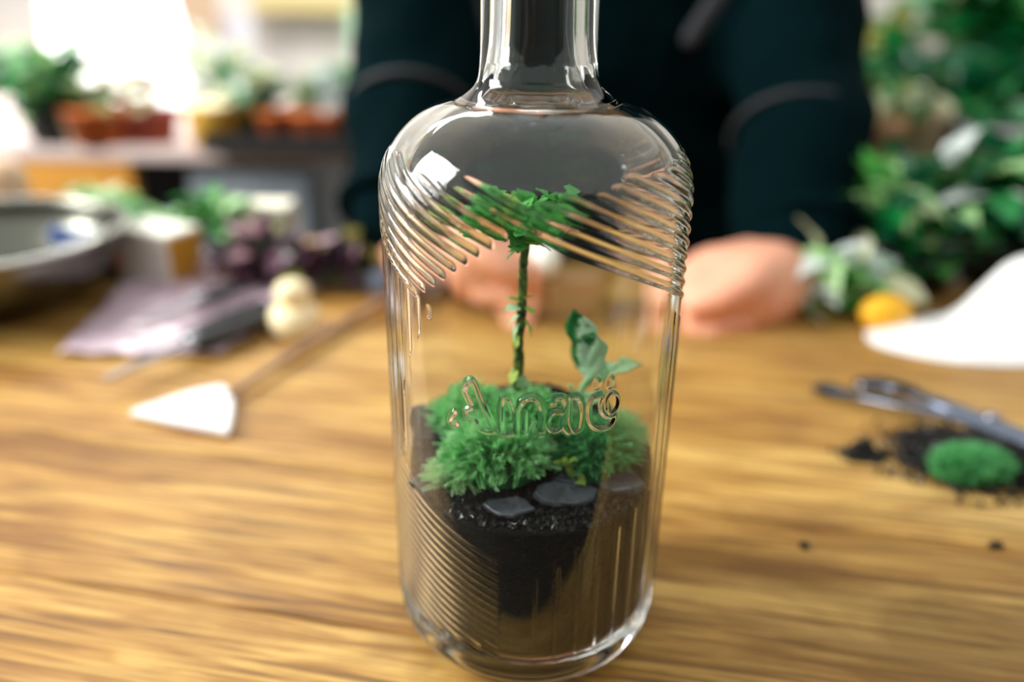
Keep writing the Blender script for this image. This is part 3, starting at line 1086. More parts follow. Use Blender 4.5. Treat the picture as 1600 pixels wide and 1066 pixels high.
# jacket
def folds(co, no):
    out = co.copy()
    for i in range(len(co)):
        p = Vector(co[i])
        d_ = .010 * noise.noise(Vector((p.x * 9, p.y * 9, p.z * 16))) + .005 * noise.noise(Vector((p.x * 24, p.y * 24, p.z * 34)))
        out[i] = co[i] + no[i] * d_
    return out


jg = []
jr = [ell_ring((PX, PYY, z), rx, ry) for z, rx, ry in ((-.30, .165, .135), (-.15, .165, .135), (.05, .160, .130), (.2, .160, .132), (.38, .168, .135), (.52, .172, .128), (.60, .15, .105), (.65, .10, .075), (.665, .085, .07))]
jg.append(loft(jr))
cuff = {}
for c, s in ((HR, 1), (HL, -1)):
    sh = W(PX + s * .145, PYY, .58)
    el = W(PX + s * .170, PYY - .01, .275)
    wr = c + W(s * .056, .058, .022)
    mid = (el + wr) * .5 + W(0, 0, .004)
    jg.append(limb([sh, (sh + el) * .5 + W(s * .012, .01, 0), el, mid, wr], [.080, .072, .066, .058, .046], 22))
    cuff[s] = (mid, wr)
jacket = remeshed('jacket', cat_geo(*jg), M_JACK, .009, 3, fn=folds)
reparent(jacket, person)
jacket['label'] = 'dark navy jacket'
# trim: two slanting lapel cords, a zip line, sleeve seams
def cord(name, pts, r_, m=M_TRIM, flat=.4):
    o = mesh_obj(name, *tube(catmull(pts, 6), r_, 8, flat, True, (0, -1, 0)), m)
    reparent(o, person); return o
yf = PYY - .137
cord('jacket_strap', [W(-.055, yf - .003, .255), W(-.035, yf - .008, .20), W(-.015, yf - .010, .16), W(.0, yf - .006, .13)], .009)
cord('jacket_strap', [W(.19, yf - .002, .24), W(.165, yf - .008, .20), W(.15, yf - .008, .175)], .009)
for s, (mid, wr) in cuff.items():
    ax = (wr - mid).normalized()
    for (tt, rr_, mm_) in ((.97, .047, M_JACK), (.45, .0530, M_TRIM)):
        c_ = mid.lerp(wr, tt)
        u_ = ax.cross(W(0, 0, 1)).normalized(); v_ = ax.cross(u_)
        ringp = [c_ + (u_ * math.cos(2 * PI * k_ / 24) + v_ * math.sin(2 * PI * k_ / 24)) * rr_ for k_ in range(25)]
        o = mesh_obj('sleeve_cuff' if mm_ is M_JACK else 'sleeve_seam', *tube(ringp, .0055 if mm_ is M_JACK else .0028, 8, 1, False), mm_)
        reparent(o, person)
# hair, eyes and mouth
M_HAIR = mat('hair', srgb(46, 34, 26), .6, color2=srgb(70, 52, 40), noise_amt=.4, noise_scale=120, bump=1)
hg = loft([ell_ring((hc.x, hc.y + dy, hc.z + z), rx, ry, 28, 2) for z, rx, ry, dy in ((-.06, .060, .045, .05), (-.02, .076, .070, .034), (.02, .081, .080, .026), (.055, .080, .094, .012), (.09, .066, .082, .008), (.118, .036, .048, .008))])
hair = remeshed('hair', hg, M_HAIR, .006, 2); reparent(hair, person)
M_EYE = mat('eye', srgb(235, 232, 228), .2)
M_LIP = mat('lips', srgb(176, 96, 86), .5)
for s_ in (-1, 1):
    bm = bmesh.new(); bmesh.ops.create_uvsphere(bm, u_segments=14, v_segments=10, radius=.0115)
    o = bm_obj('eye', bm, M_EYE); o.location = hc + W(s_ * .030, -.0775, .008); reparent(o, person)
o = mesh_obj('mouth', *tube([hc + W(-.02, -.088, -.056), hc + W(0, -.096, -.055), hc + W(.02, -.088, -.056)], [.003, .0055, .003], 8), M_LIP); reparent(o, person)
# legs in trousers
M_TROU = mat('trousers', srgb(40, 42, 48), .9, color2=srgb(52, 54, 60), noise_amt=.3, noise_scale=30)
tg = []
for s_ in (-1, 1):
    tg.append(limb([W(PX + s_ * .09, PYY, -.10), W(PX + s_ * .10, PYY, -.35), W(PX + s_ * .11, PYY + .02, -.66), ], [.105, .085, .07], 18))
tr = remeshed('trousers', cat_geo(*tg), M_TROU, .012, 2); reparent(tr, person)
M_SHOE = mat('shoe_leather', srgb(28, 26, 26), .5)
for s_ in (-1, 1):
    o = mesh_obj('shoe', *tube([W(PX + s_ * .11, PYY + .06, -.71), W(PX + s_ * .11, PYY, -.70), W(PX + s_ * .115, PYY - .10, -.72), W(PX + s_ * .12, PYY - .16, -.728)], [.035, .042, .036, .02], 14, .95), M_SHOE); reparent(o, person)

# what the hands hold
M_DARKM = mat('dark_steel', srgb(70, 76, 88), .35, metal=.8)
M_BLACKP = mat('black_rubber', srgb(20, 24, 28), .45)
a_ = P(1062, 478, y=.515); b_ = P(1200, 470, y=.535)
tl = thing('hand_tool', 'slim dark grey tool gripped in the right-hand fist beside the bottle', 'tool', a_)
mesh_obj('handle', *tube([Vector((0, 0, 0)), (b_ - a_)], .0055, 12), M_BLACKP, tl)
mesh_obj('blade', *tube([Vector((-.045, -.01, -.006)), Vector((-.02, -.005, -.002)), Vector((0, 0, 0))], [.0025, .004, .0045], 10, .4), M_DARKM, tl)
wc = P(858, 398, y=.53)
M_WHITE = mat('matt_white', srgb(240, 238, 230), .6, color2=srgb(250, 249, 245), noise_amt=.3, noise_scale=60)
bm = bmesh.new(); bmesh.ops.create_icosphere(bm, subdivisions=4, radius=.017)
for v in bm.verts: v.co = Vector((v.co.x * 1.05, v.co.y, v.co.z * .85)) * (1 + .06 * noise.noise(v.co * 60))
o = bm_obj('white_ball', bm, M_WHITE, loc=wc)
tag(o, 'rounded white lump held at the fingertips, seen through the bottle beside the tree stem', 'ball')
# stub the ball rests on: a small light-brown wooden block
M_LW = mat('light_wood', srgb(186, 140, 92), .6, color2=srgb(206, 164, 116), noise_amt=.3, noise_scale=60)
blk = bevel_box('wooden_block', -.030, .034, -.014, .014, 0, max(wc.z - .014, .01), M_LW, loc=(wc.x + .004, wc.y + .004, 0), bev=.002)
tag(blk, 'plain brown wooden block under the white lump, seen through the bottle', 'block')

# ------------------------------------------------------------------ things on the left of the table
M_STEEL = mat('brushed_steel', srgb(96, 98, 90), .24, metal=1.0, color2=srgb(120, 120, 110), noise_amt=.3, noise_scale=8)
# steel bowl
rimp = P(172, 366, y=.535)
bowl_r = .092
bc = Vector((rimp.x - bowl_r, .535, 0))
rz = rimp.z
pr = []
for k_ in range(15):
    t = k_ / 14
    pr.append((.030 + (bowl_r - .030) * math.sin(t * PI / 2) ** .85, .004 + (rz - .004) * (1 - math.cos(t * PI / 2)) ** .9))
pr = [(1e-4, .001), (.028, .001)] + pr + [(bowl_r + .004, rz + .0005), (bowl_r + .0045, rz + .002), (bowl_r + .001, rz + .0025)] + [(r_ - .0015, z_ + .0015) for r_, z_ in pr[::-1]] + [(1e-4, .0055)]
bowl = thing('steel_bowl', 'deep brushed steel bowl at the left edge of the table', 'bowl', bc)
mesh_obj('bowl_shell', *revolve(pr, 56), M_STEEL, bowl)
mesh_obj('rolled_rim', *revolve([(bowl_r + .004 + .0022 * math.cos(a), rz + .001 + .0022 * math.sin(a)) for a in np.linspace(0, 2 * PI, 9)], 56), mat('rim_steel', srgb(190, 190, 184), .2, metal=1), bowl)

# white container
cb = P(238, 446, z=0)
M_CREAM = mat('cream_plastic', srgb(246, 242, 228), .45, color2=srgb(252, 250, 240), noise_amt=.2, noise_scale=20)
M_ORNG = mat('orange_print', srgb(240, 96, 30), .5)
M_OCHRE = mat('ochre_side', srgb(196, 140, 40), .6)
wcn = thing('white_carton', 'square white carton with an orange corner mark, standing behind the steel bowl', 'carton', (cb.x, cb.y + .02, 0), rotz=R(-24))
hgt_c = P(236, 352, y=cb.y + .02).z
bevel_box('carton_body', -.028, .029, -.018, .018, 0, hgt_c, M_CREAM, wcn, .003)
bevel_box('carton_side_panel', .0292, .0305, -.017, .017, .002, hgt_c - .003, M_OCHRE, wcn, .0005)
bevel_box('printed_corner_mark', -.0282, -.0215, -.0188, -.0178, .010, .024, M_ORNG, wcn, .0003)

# lilac plastic sheet
M_LILAC = mat('lilac_film', srgb(190, 160, 180), .3, color2=srgb(226, 208, 216), noise_amt=.4, noise_scale=18, bump=.8, coat=.3)
corners = [(90, 560), (205, 438), (500, 452), (345, 560)]
cg = [P(x, y, z=0) for x, y in corners]
V = []; F = []
NN = 44
for i in range(NN + 1):
    for j in range(NN + 1):
        u_, v_ = i / NN, j / NN
        p = (cg[0] * (1 - u_) + cg[1] * u_) * (1 - v_) + (cg[3] * (1 - u_) + cg[2] * u_) * v_
        ew = 1 + .06 * noise.noise(Vector((u_ * 5, v_ * 5, 1)))
        c_ = (cg[0] + cg[1] + cg[2] + cg[3]) / 4
        p = c_ + (p - c_) * ew
        fold_ = .0030 + .0045 * abs(noise.noise(Vector((u_ * 4 + v_ * 3, v_ * 5 - u_ * 2, 3)))) + .0022 * abs(noise.noise(Vector((u_ * 13, v_ * 9, 7))))
        V.append((p.x, p.y, fold_))
for i in range(NN):
    for j in range(NN):
        a = i * (NN + 1) + j
        F.append((a, a + 1, a + NN + 2, a + NN + 1))
sh = mesh_obj('plastic_sheet', V, F, M_LILAC)
sh.modifiers.new('t', 'SOLIDIFY').thickness = .0006
tag(sh, 'crumpled glossy lilac plastic sheet lying between the bowl and the tools', 'sheet')

# tweezers / pliers lying on the sheet
M_CHROME = mat('chrome', srgb(150, 150, 156), .22, metal=1)


def lying_tool(label, name, cat, pa, pb_, hr_, black_from, gap=.006, z=.010):
    a = P(*pa, z=z); b = P(*pb_, z=z)
    root = thing(name, label, cat, (a.x, a.y, 0))
    d_ = (b - a); L_ = d_.length; d_.normalize(); n_ = Vector((-d_.y, d_.x, 0))
    for s in (-1, 1):
        pts_ = [Vector((0, 0, z)) + d_ * L_ * t + n_ * s * gap * q for t, q in ((0, .1), (.25, .5), (.5, .8), (black_from, .9))]
        mesh_obj('jaw', *tube(catmull(pts_, 5), [.0010] * 5 + [.0014] * 5 + [.002] * 6, 8), M_CHROME, root)
        pts_ = [Vector((0, 0, z)) + d_ * L_ * t + n_ * s * gap * q for t, q in ((black_from, .9), ((1 + black_from) / 2, 1.5), (1.0, 1.0))]
        mesh_obj('grip', *tube(catmull(pts_, 5), hr_, 10), M_BLACKP, root)
    V, F = revolve([(1e-4, z - .003), (.0055, z - .003), (.006, z), (.0055, z + .004), (1e-4, z + .0045)], 18)
    pv = d_ * L_ * black_from
    mesh_obj('pivot', [(v[0] + pv.x, v[1] + pv.y, v[2]) for v in V], F, M_CHROME, root)
    return root


lying_tool('long-nosed steel pliers with black grips lying on the lilac sheet towards the stopper', 'pliers', 'pliers', (165, 592), (420, 482), .0055, .5, .006, .011)
lying_tool('thin steel tweezers-like cutter lying across the far part of the lilac sheet', 'cutter', 'cutter', (215, 500), (370, 448), .0030, .62, .0035, .012)

# cream stopper
sc_ = P(456, 530, z=0)
st = thing('bottle_stopper', 'cream wooden stopper with a round knob standing alone on the table', 'stopper', (sc_.x, sc_.y + .012, 0))
M_STOP = mat('cream_wood', srgb(244, 226, 178), .5, color2=srgb(250, 238, 200), noise_amt=.3, noise_scale=30)
zt = P(456, 446, y=sc_.y + .012).z + .004
hh = zt
mesh_obj('plug', *revolve([(1e-4, 0), (.0145, 0), (.0165, .003), (.0170, hh * .30), (.0150, hh * .46), (.0105, hh * .54), (1e-4, hh * .56)], 32), M_STOP, st)
kb = [(.0118 * math.sin(a), hh * .76 - .0112 * math.cos(a) * (hh * .24 / .0112)) for a in np.linspace(.02, PI - .02, 14)]
mesh_obj('knob', *revolve(kb, 32), M_STOP, st)

# scraper with a white triangular blade
M_GREYW = mat('greyed_wood', srgb(120, 88, 68), .55, color2=srgb(170, 140, 116), noise_amt=.5, noise_scale=40)
pA = P(362, 622, z=.004)
scr = thing('scraper', 'long grey-brown handled scraper with a white triangular blade lying left of the bottle', 'scraper', (pA.x, pA.y, 0))
o0 = Vector((pA.x, pA.y, 0))
hp = [P(358, 618, z=.005), P(430, 570, z=.0055), P(520, 515, z=.006), P(600, 470, z=.0065), P(625, 455, z=.0065)]
mesh_obj('handle', *tube([q - o0 for q in catmull(hp, 5)], [.0022] * 6 + [.0030] * 8 + [.0034] * 7, 12), M_GREYW, scr)
tri = [P(x, y, z=0) - o0 for x, y in ((203, 655), (300, 622), (350, 612), (368, 626), (366, 660), (360, 687), (280, 672))]
bm = bmesh.new()
f = bm.faces.new([bm.verts.new((p.x, p.y, .0008)) for p in tri])
ex = bmesh.ops.extrude_face_region(bm, geom=[f])
for v in [q for q in ex['geom'] if isinstance(q, bmesh.types.BMVert)]: v.co.z += .0045
bmesh.ops.recalc_face_normals(bm, faces=bm.faces[:])
bmesh.ops.bevel(bm, geom=bm.edges[:], offset=.0012, segments=3, affect='EDGES')
bm_obj('blade', bm, mat('white_plastic', srgb(238, 238, 238), .4, color2=srgb(246, 246, 246), noise_amt=.3, noise_scale=20), scr, smooth=False)['label'] = 'white triangular blade'
# pale blue card beside the bottle
bcd = P(586, 462, z=0)
M_BLUEC = mat('pale_blue', srgb(150, 180, 220), .5)
o = bevel_box('blue_card', -.010, .012, -.006, .006, 0, P(586, 430, y=bcd.y).z, M_BLUEC, loc=(bcd.x + .004, bcd.y + .01, 0), bev=.002)
o.rotation_euler = (0, 0, .4)
tag(o, 'pale blue folded card at the end of the scraper handle, left of the bottle', 'card')


# ------------------------------------------------------------------ leafy plants
def lmesh(geo, m):
    me = bpy.data.meshes.new('leaf'); me.from_pydata([tuple(v) for v in geo[0]], [], geo[1]); me.materials.append(m)
    me.polygons.foreach_set('use_smooth', [True] * len(me.polygons)); return me


def gl(name, c1, c2, amt=.45, scale=2.5, rough=.38):
    return thin(mat(name, srgb(*c1), rough, color2=srgb(*c2), noise_amt=amt, noise_scale=scale, coat=.25), .25)


G_DEEP = gl('leaf_deep_green', (4, 96, 48), (30, 158, 76))
G_TEAL = gl('leaf_teal_green', (4, 60, 46), (24, 128, 88))
G_MID = gl('leaf_mid_green', (44, 140, 64), (110, 196, 96))
G_LIT = gl('leaf_light_green', (140, 214, 126), (210, 244, 180))
G_CREAM = gl('leaf_cream', (206, 214, 160), (246, 244, 214))
G_WHITE = gl('leaf_white_blue', (206, 222, 220), (244, 248, 246))
G_PURP = gl('leaf_purple', (70, 38, 58), (120, 74, 96))
G_PURPD = gl('leaf_dark_purple', (30, 24, 32), (66, 44, 58))
G_PINK = gl('leaf_pink', (176, 128, 146), (220, 184, 190))
G_OLIV = gl('leaf_olive', (120, 132, 60), (188, 184, 104))
_lg = [leaf_geo(1, .62, 0, .3, .25, 6, 4), leaf_geo(1, .5, 1, .45, .2, 6, 4, 3)]
LM = {}
for nm, mt in dict(deep=G_DEEP, teal=G_TEAL, mid=G_MID, lit=G_LIT, cream=G_CREAM, white=G_WHITE, purp=G_PURP, purpd=G_PURPD, pink=G_PINK, oliv=G_OLIV).items():
    LM[nm] = [lmesh(g_, mt) for g_ in _lg]
M_TERRA = mat('terracotta', srgb(222, 108, 46), .8, color2=srgb(238, 132, 66), noise_amt=.3, noise_scale=30)
M_POTB = mat('black_pot', srgb(26, 28, 30), .5)
M_POTW = mat('white_pot', srgb(236, 238, 240), .4)
M_POTC = mat('cream_pot', srgb(242, 230, 196), .6)
M_POTP = mat('peach_pot', srgb(244, 200, 156), .7)
M_SOILP = mat('potting_soil', srgb(34, 26, 20), .95, color2=srgb(60, 46, 36), noise_amt=.4, noise_scale=300, bump=1)
M_GSTEM = mat('green_stem', srgb(70, 120, 60), .6)


def plant(name, label, loc, spread, height, n, leaf, mix_, seed, pot=None, pot_r=.03, pot_h=.04, group=None, cat='plant', droop=.0, low=0.1):
    rs = random.Random(seed)
    root = thing(name, label, cat, loc, group)
    z0 = 0
    if pot is not None:
        mesh_obj('pot', *revolve([(1e-4, 0), (pot_r * .74, 0), (pot_r * .97, pot_h * .82), (pot_r * 1.06, pot_h * .83), (pot_r * 1.08, pot_h), (pot_r * .95, pot_h), (pot_r * .9, pot_h * .86), (1e-4, pot_h * .86)], 28), pot, root)
        mesh_obj('potting_soil', *revolve([(1e-4, pot_h * .90), (pot_r * .5, pot_h * .90), (pot_r * .91, pot_h * .87)], 20), M_SOILP, root)
        z0 = pot_h * .85
    ns = max(3, n // 9)
    sts = []
    for k_ in range(ns):
        a = rs.uniform(0, 2 * PI); u = rs.random() ** .6
        tip = Vector((spread * u * math.cos(a), spread * u * math.sin(a), z0 + height * rs.uniform(.55, 1) * (1 - .35 * u)))
        b0 = Vector((tip.x * .12, tip.y * .12, z0 * .9 if pot else 0.001))
        mid = Vector((tip.x * .4, tip.y * .4, (tip.z + b0.z) * .6))
        sts.append(catmull([b0, mid, tip], 4))
    gg = cat_geo(*[tube(q, .0012 + spread * .008, 5) for q in sts])
    o = mesh_obj('stems', *gg, M_GSTEM, root)
    keys = list(mix_.keys()); ws = list(mix_.values())
    for k_ in range(n):
        q = rs.choice(sts); i = rs.randrange(2, len(q)); p = q[i]
        me = rs.choice(LM[rs.choices(keys, ws)[0]])
        o = bpy.data.objects.new('leaf', me); COL.objects.link(o); o.parent = root
        out = Vector((p.x, p.y, 0)) / (spread + 1e-6)
        dv = out * .8 + Vector((rs.gauss(0, .7), rs.gauss(0, .7), rs.gauss(.25 - droop, .4)))
        L_ = leaf * rs.uniform(.6, 1.25)
        pp_ = p + Vector((rs.gauss(0, spread * .08), rs.gauss(0, spread * .08), rs.gauss(0, height * .05)))
        if pp_.z + min(dv.normalized().z, 0) * L_ - .35 * L_ < low * 0.02: pp_.z = max(pp_.z, .36 * L_ - min(dv.normalized().z, 0) * L_ + .002)
        place(o, pp_, dv, rs.uniform(-.7, .7)); o.scale = (L_,) * 3
    return root


# heap of purple-leaved plants on the far left of the table
def on_table(px, py): 
    p = P(px, py, z=0); return (p.x, p.y, 0)
plant('purple_leaf_plant', 'dark purple leafy plant nearest the stopper, under the pale box', on_table(415, 440), .042, .050, 70, .026, dict(purpd=5, purp=3, pink=1), 1, group='purple leafy plants at the back of the table')
plant('purple_leaf_plant', 'purple-brown leafy plant in the middle of the far row, left of the sleeve', on_table(495, 446), .045, .050, 75, .026, dict(purpd=5, purp=2, pink=1, oliv=1), 2, group='purple leafy plants at the back of the table')
plant('purple_leaf_plant', 'purple and pink leafy plant right beside the left sleeve', on_table(553, 436), .036, .060, 60, .024, dict(purpd=3, purp=3, pink=3, oliv=2), 3, group='purple leafy plants at the back of the table')
plant('green_leaf_plant', 'bright green leafy plant between the blue tray and the pale box', on_table(330, 410), .034, .075, 60, .026, dict(mid=4, lit=5, deep=2), 4)
# blue tray of seedlings
bt = P(228, 412, z=0)
tray = thing('blue_seed_tray', 'blue plastic seed tray behind the white carton', 'tray', (bt.x, bt.y + .012, 0))
M_BLUE = mat('blue_plastic', srgb(44, 92, 176), .4)
bevel_box('tray_floor', -.062, .062, -.03, .03, 0, .003, M_BLUE, tray, .001)
for b_ in ((-.062, .062, -.032, -.029), (-.062, .062, .029, .032), (-.064, -.061, -.03, .03), (.061, .064, -.03, .03)):
    bevel_box('tray_side', *b_, 0, .034, M_BLUE, tray, .001)
for k_, (dx, sd) in enumerate(((-.034, 21), (.002, 22), (.036, 23))):
    plant('seedling_clump', ['pale green seedlings at the left end of the blue tray', 'green seedlings in the middle of the blue tray', 'light green seedlings at the right end of the blue tray'][k_],
          (bt.x + dx, bt.y + .012, .003), .022, .060, 46, .022, dict(lit=5, mid=3, deep=1, cream=1), sd, group='seedling clumps in the blue tray')
# pale box
pbx = P(418, 408, z=0)
zt0, zt1 = P(418, 372, y=pbx.y - .02).z, P(418, 325, y=pbx.y - .02).z
o = bevel_box('pale_box', -.026, .026, -.016, .016, 0, zt1, mat('pale_card', srgb(236, 232, 206), .6, color2=srgb(246, 244, 226), noise_amt=.3, noise_scale=20), loc=(pbx.x, pbx.y, 0), bev=.003)
tag(o, 'small pale cream box standing behind the purple plants', 'box')
# peach bottle behind the bowl
pcb = P(16, 345, y=.66)
ptl = thing('squeeze_bottle', 'peach-coloured bottle with an orange base behind the steel bowl', 'bottle', (pcb.x, .66, 0))
zt = P(16, 245, y=.66).z; zm = P(16, 322, y=.66).z
mesh_obj('bottle_body', *revolve([(1e-4, zm), (.0175, zm), (.020, zm + .006), (.020, zt - .015), (.015, zt - .004), (1e-4, zt)], 28), mat('peach_plastic', srgb(236, 186, 140), .4, color2=srgb(252, 226, 196), noise_amt=.3, noise_scale=20), ptl)
mesh_obj('bottle_cap', *revolve([(1e-4, 0), (.017, 0), (.0165, zm * .6), (.0150, zm), (1e-4, zm)], 24), mat('orange_plastic', srgb(232, 140, 50), .4), ptl)['label'] = 'orange base'

# ------------------------------------------------------------------ right of the table
plant('foliage_plant', 'dark green leafy plant directly right of the jacket sleeve', on_table(1345, 452), .046, .085, 150, .036, dict(deep=6, teal=2, lit=3, cream=1.2, mid=2), 131, M_POTB, .026, .03, group='green plants on the right of the table')
plant('foliage_plant', 'green plant with pale spots in the middle of the right-hand group', on_table(1430, 450), .058, .080, 160, .036, dict(deep=5, teal=4, mid=2, white=1.6, lit=1.5), 32, M_POTB, .028, .03, group='green plants on the right of the table')
plant('foliage_plant', 'dark teal-green plant behind the white cloth at the right edge', on_table(1545, 440), .060, .088, 160, .036, dict(deep=4, teal=5, mid=1.5, white=.8), 33, M_POTB, .03, .03, group='green plants on the right of the table')
plant('variegated_plant', 'cream-spotted small plant beside the resting fist', on_table(1305, 490), .026, .072, 44, .030, dict(cream=6, white=3, lit=3, mid=1), 34)
plant('white_leaf_plant', 'little plant with bluish white leaves touching the right-hand fist', on_table(1262, 500), .014, .028, 20, .018, dict(white=6, lit=1), 35)
# yellow fruit-like ball
ym = P(1388, 524, z=0)
yf_ = thing('yellow_lemon', 'bright yellow-orange lemon lying in front of the green plants', 'lemon', (ym.x, ym.y + .01, 0), rotz=.3)
M_YELL = mat('lemon_peel', srgb(250, 178, 20), .45, color2=srgb(252, 196, 44), noise_amt=.2, noise_scale=200, bump=.4)
prf = [(.0125 * math.sin(a) ** 1.0, -.019 * math.cos(a)) for a in np.linspace(.02, PI - .02, 18)]
V, F = revolve(prf, 28)
mesh_obj('lemon_body', [(z, y, x + .0125) for x, y, z in V], F, M_YELL, yf_)
V, F = revolve([(1e-4, .0215), (.0016, .0210), (.003, .0180)], 12)
mesh_obj('lemon_tip', [(z, y, x + .0125) for x, y, z in V], F, M_YELL, yf_)

# white cloth heap
M_CLOTH = mat('white_cloth', srgb(238, 240, 242), .85, color2=srgb(250, 250, 250), noise_amt=.3, noise_scale=20, bump=.3)
cc = P(1560, 535, z=0)
V = []; F = []
NN = 70
for i in range(NN + 1):
    for j in range(NN + 1):
        u_, v_ = (i / NN - .5) * 2, (j / NN - .5) * 2
        rr_ = math.hypot(u_, v_)
        a = math.atan2(v_, u_)
        sq = max(abs(u_), abs(v_)) / (rr_ + 1e-9)
        rad_ = sq * rr_ if False else max(abs(u_), abs(v_))
        edge = 1 + .10 * noise.noise(Vector((math.cos(a) * 1.5, math.sin(a) * 1.5, 4)))
        x = math.cos(a) * rad_ * .088 * edge; y = math.sin(a) * rad_ * .042 * edge
        m_ = math.exp(-(abs((x - .036) / .050) ** 5 + abs((y - .012) / .026) ** 2.6) * 1.3)
        z = .006 * (1 - rad_ ** 8) + .050 * m_ + .004 * (1 - rad_ ** 4) * noise.noise(Vector((x * 45, y * 60, 1))) + .003 * abs(noise.noise(Vector((x * 120, y * 90, 8)))) * (1 - rad_ ** 4)
        V.append((x, y, max(z, .0004)))
for i in range(NN):
    for j in range(NN):
        a = i * (NN + 1) + j
        F.append((a, a + NN + 1, a + NN + 2, a + 1))
cl = mesh_obj('white_cloth', V, F, M_CLOTH, loc=(cc.x, cc.y, .0008))
cl.modifiers.new('t', 'SOLIDIFY').thickness = .0008
tag(cl, 'heaped plain white cloth at the right edge of the table', 'cloth')

# steel tongs
ta = P(1282, 607, z=.006)
tg_ = thing('steel_tongs', 'polished steel tongs with dark rounded tips lying on the right of the table', 'tongs', (ta.x, ta.y, 0))
o0 = Vector((ta.x, ta.y, 0))
M_GUN = mat('polished_steel', srgb(120, 128, 146), .18, metal=1)
p1 = [P(1290, 608, z=.005), P(1345, 618, z=.007), P(1420, 634, z=.011), P(1510, 655, z=.012), P(1600, 688, z=.010), P(1700, 730, z=.008)]
p2 = [P(1352, 598, z=.006), P(1400, 603, z=.009), P(1450, 622, z=.013), P(1520, 650, z=.0135), P(1600, 684, z=.011), P(1700, 729, z=.010)]
mesh_obj('tong_arm', *tube([q - o0 for q in catmull(p1, 6)], list(np.interp(range(31), [0, 5, 12, 30], [.0055, .0040, .0046, .0080])), 12, .35, True, (0, 0, 1)), M_GUN, tg_)
mesh_obj('tong_arm', *tube([q - o0 for q in catmull(p2, 6)], list(np.interp(range(31), [0, 5, 12, 30], [.0070, .0065, .0045, .0080])), 12, .35, True, (0, 0, 1)), M_GUN, tg_)
for (px, py, z_, sx_, sy_) in ((1292, 607, .005, .0085, .0060), (1372, 598, .007, .0120, .0060)):
    bm = bmesh.new(); bmesh.ops.create_uvsphere(bm, u_segments=20, v_segments=12, radius=1)
    for v in bm.verts: v.co = Vector((v.co.x * sx_, v.co.y * sy_, v.co.z * .0028))
    o = bm_obj('tong_tip', bm, mat('dark_tip', srgb(46, 50, 58), .3, metal=.6), tg_); o.location = P(px, py, z=z_) - o0
V, F = revolve([(1e-4, 0), (.0042, 0), (.0042, .0022), (.003, .0034), (1e-4, .0038)], 18)
pv = P(1549, 655, z=.013) - o0
mesh_obj('rivet', [(v[0] + pv.x, v[1] + pv.y, v[2] + pv.z) for v in V], F, M_CHROME, tg_)

# spilled soil and moss scrap
def spill(name, label, px, py, sx_, sy_, h_, n, seed):
    c_ = P(px, py, z=0)
    rs = np.random.default_rng(seed)
    pts_ = []; sz_ = []
    for _ in range(n):
        x, y = rs.normal(0, .5), rs.normal(0, .5)
        k_ = math.exp(-(x * x + y * y) * 1.6)
        pts_.append((x * sx_, y * sy_, .0006 + h_ * k_ * rs.random())); sz_.append(rs.uniform(.0006, .0019))
    o = granules(name, pts_, sz_, M_GRAN)
    o.location = (c_.x, c_.y, .0006)
    tag(o, label, 'soil', kind='stuff'); return o


spill('spilled_soil', 'spilled dark soil around the green moss scrap at the right edge', 1545, 722, .039, .025, .011, 4600, 3)
spill('spilled_soil', 'dark soil crumbs scattered in front of the steel tongs', 1455, 688, .014, .008, .005, 700, 6)
spill('soil_crumbs', 'small dark clump of soil lying alone between the bottle and the moss scrap', 1346, 714, .0075, .0048, .0090, 700, 4)
spill('soil_crumbs', 'single speck of soil on the table right of the bottle', 1257, 856, .0012, .0010, .001, 14, 5)
spill('soil_crumbs', 'tiny soil speck near the right edge of the table, lower than the spilled soil', 1554, 856, .0018, .0014, .001, 22, 8)
mp = P(1515, 738, z=.004)
moss_cushion('green moss scrap lying on the spilled soil right of the bottle', 0, 0, .019, .011, .011, 420, M_FR_D, 41, (0, -.1, .2), .0042, .0016, loc=mp)

# ------------------------------------------------------------------ behind: second bench with pots
BZ = -.005
BYF = 1.18
M_WOODY = mat('yellow_wood', srgb(196, 132, 44), .6, color2=srgb(222, 160, 66), noise_amt=.4, noise_scale=12, bump=.3)
M_PTOP = mat('bench_top', srgb(206, 186, 182), .6, color2=srgb(216, 200, 196), noise_amt=.3, noise_scale=10)
M_GREYC = mat('grey_cabinet', srgb(120, 130, 140), .5, color2=srgb(134, 142, 150), noise_amt=.3, noise_scale=6)
M_DARK = mat('dark_frame', srgb(14, 18, 20), .6)
bl = P(-60, 240, y=BYF).x; br = P(610, 240, y=BYF).x
bench = thing('back_bench', 'pink-topped bench with a yellow wood front standing behind the table on the left', 'bench', ((bl + br) / 2, BYF, -.75))
ox = (bl + br) / 2
bevel_box('bench_top', bl - ox - .3, br - ox, 0, .75, .75 + BZ - .02, .75 + BZ, M_PTOP, bench, .004)
xw0, xw1 = P(-60, 280, y=BYF).x - ox - .3, P(205, 280, y=BYF).x - ox
zlo = P(100, 312, y=BYF).z
bevel_box('wooden_front', xw0, xw1, .004, .03, .75 + zlo, .75 + BZ - .021, M_WOODY, bench, .003)
bevel_box('back_panel', bl - ox - .28, br - ox - .02, .60, .62, .1, .75 + BZ - .021, M_DARK, bench, .002)  # dark sheet added so the gap under the bench goes dark
for lx in (bl - ox - .25, br - ox - .05):
    for ly in (.06, .69):
        bevel_box('leg', lx - .025, lx + .025, ly - .025, ly + .025, 0, .75 + BZ - .02, M_DARK, bench, .002)
gc0, gc1 = P(292, 300, y=BYF + .02).x, P(492, 300, y=BYF + .02).x
cab = thing('grey_cabinet', 'plain grey cabinet under the back bench, between the blue tray and the dark gap', 'cabinet', ((gc0 + gc1) / 2, BYF + .03, -.75))
hw = (gc1 - gc0) / 2
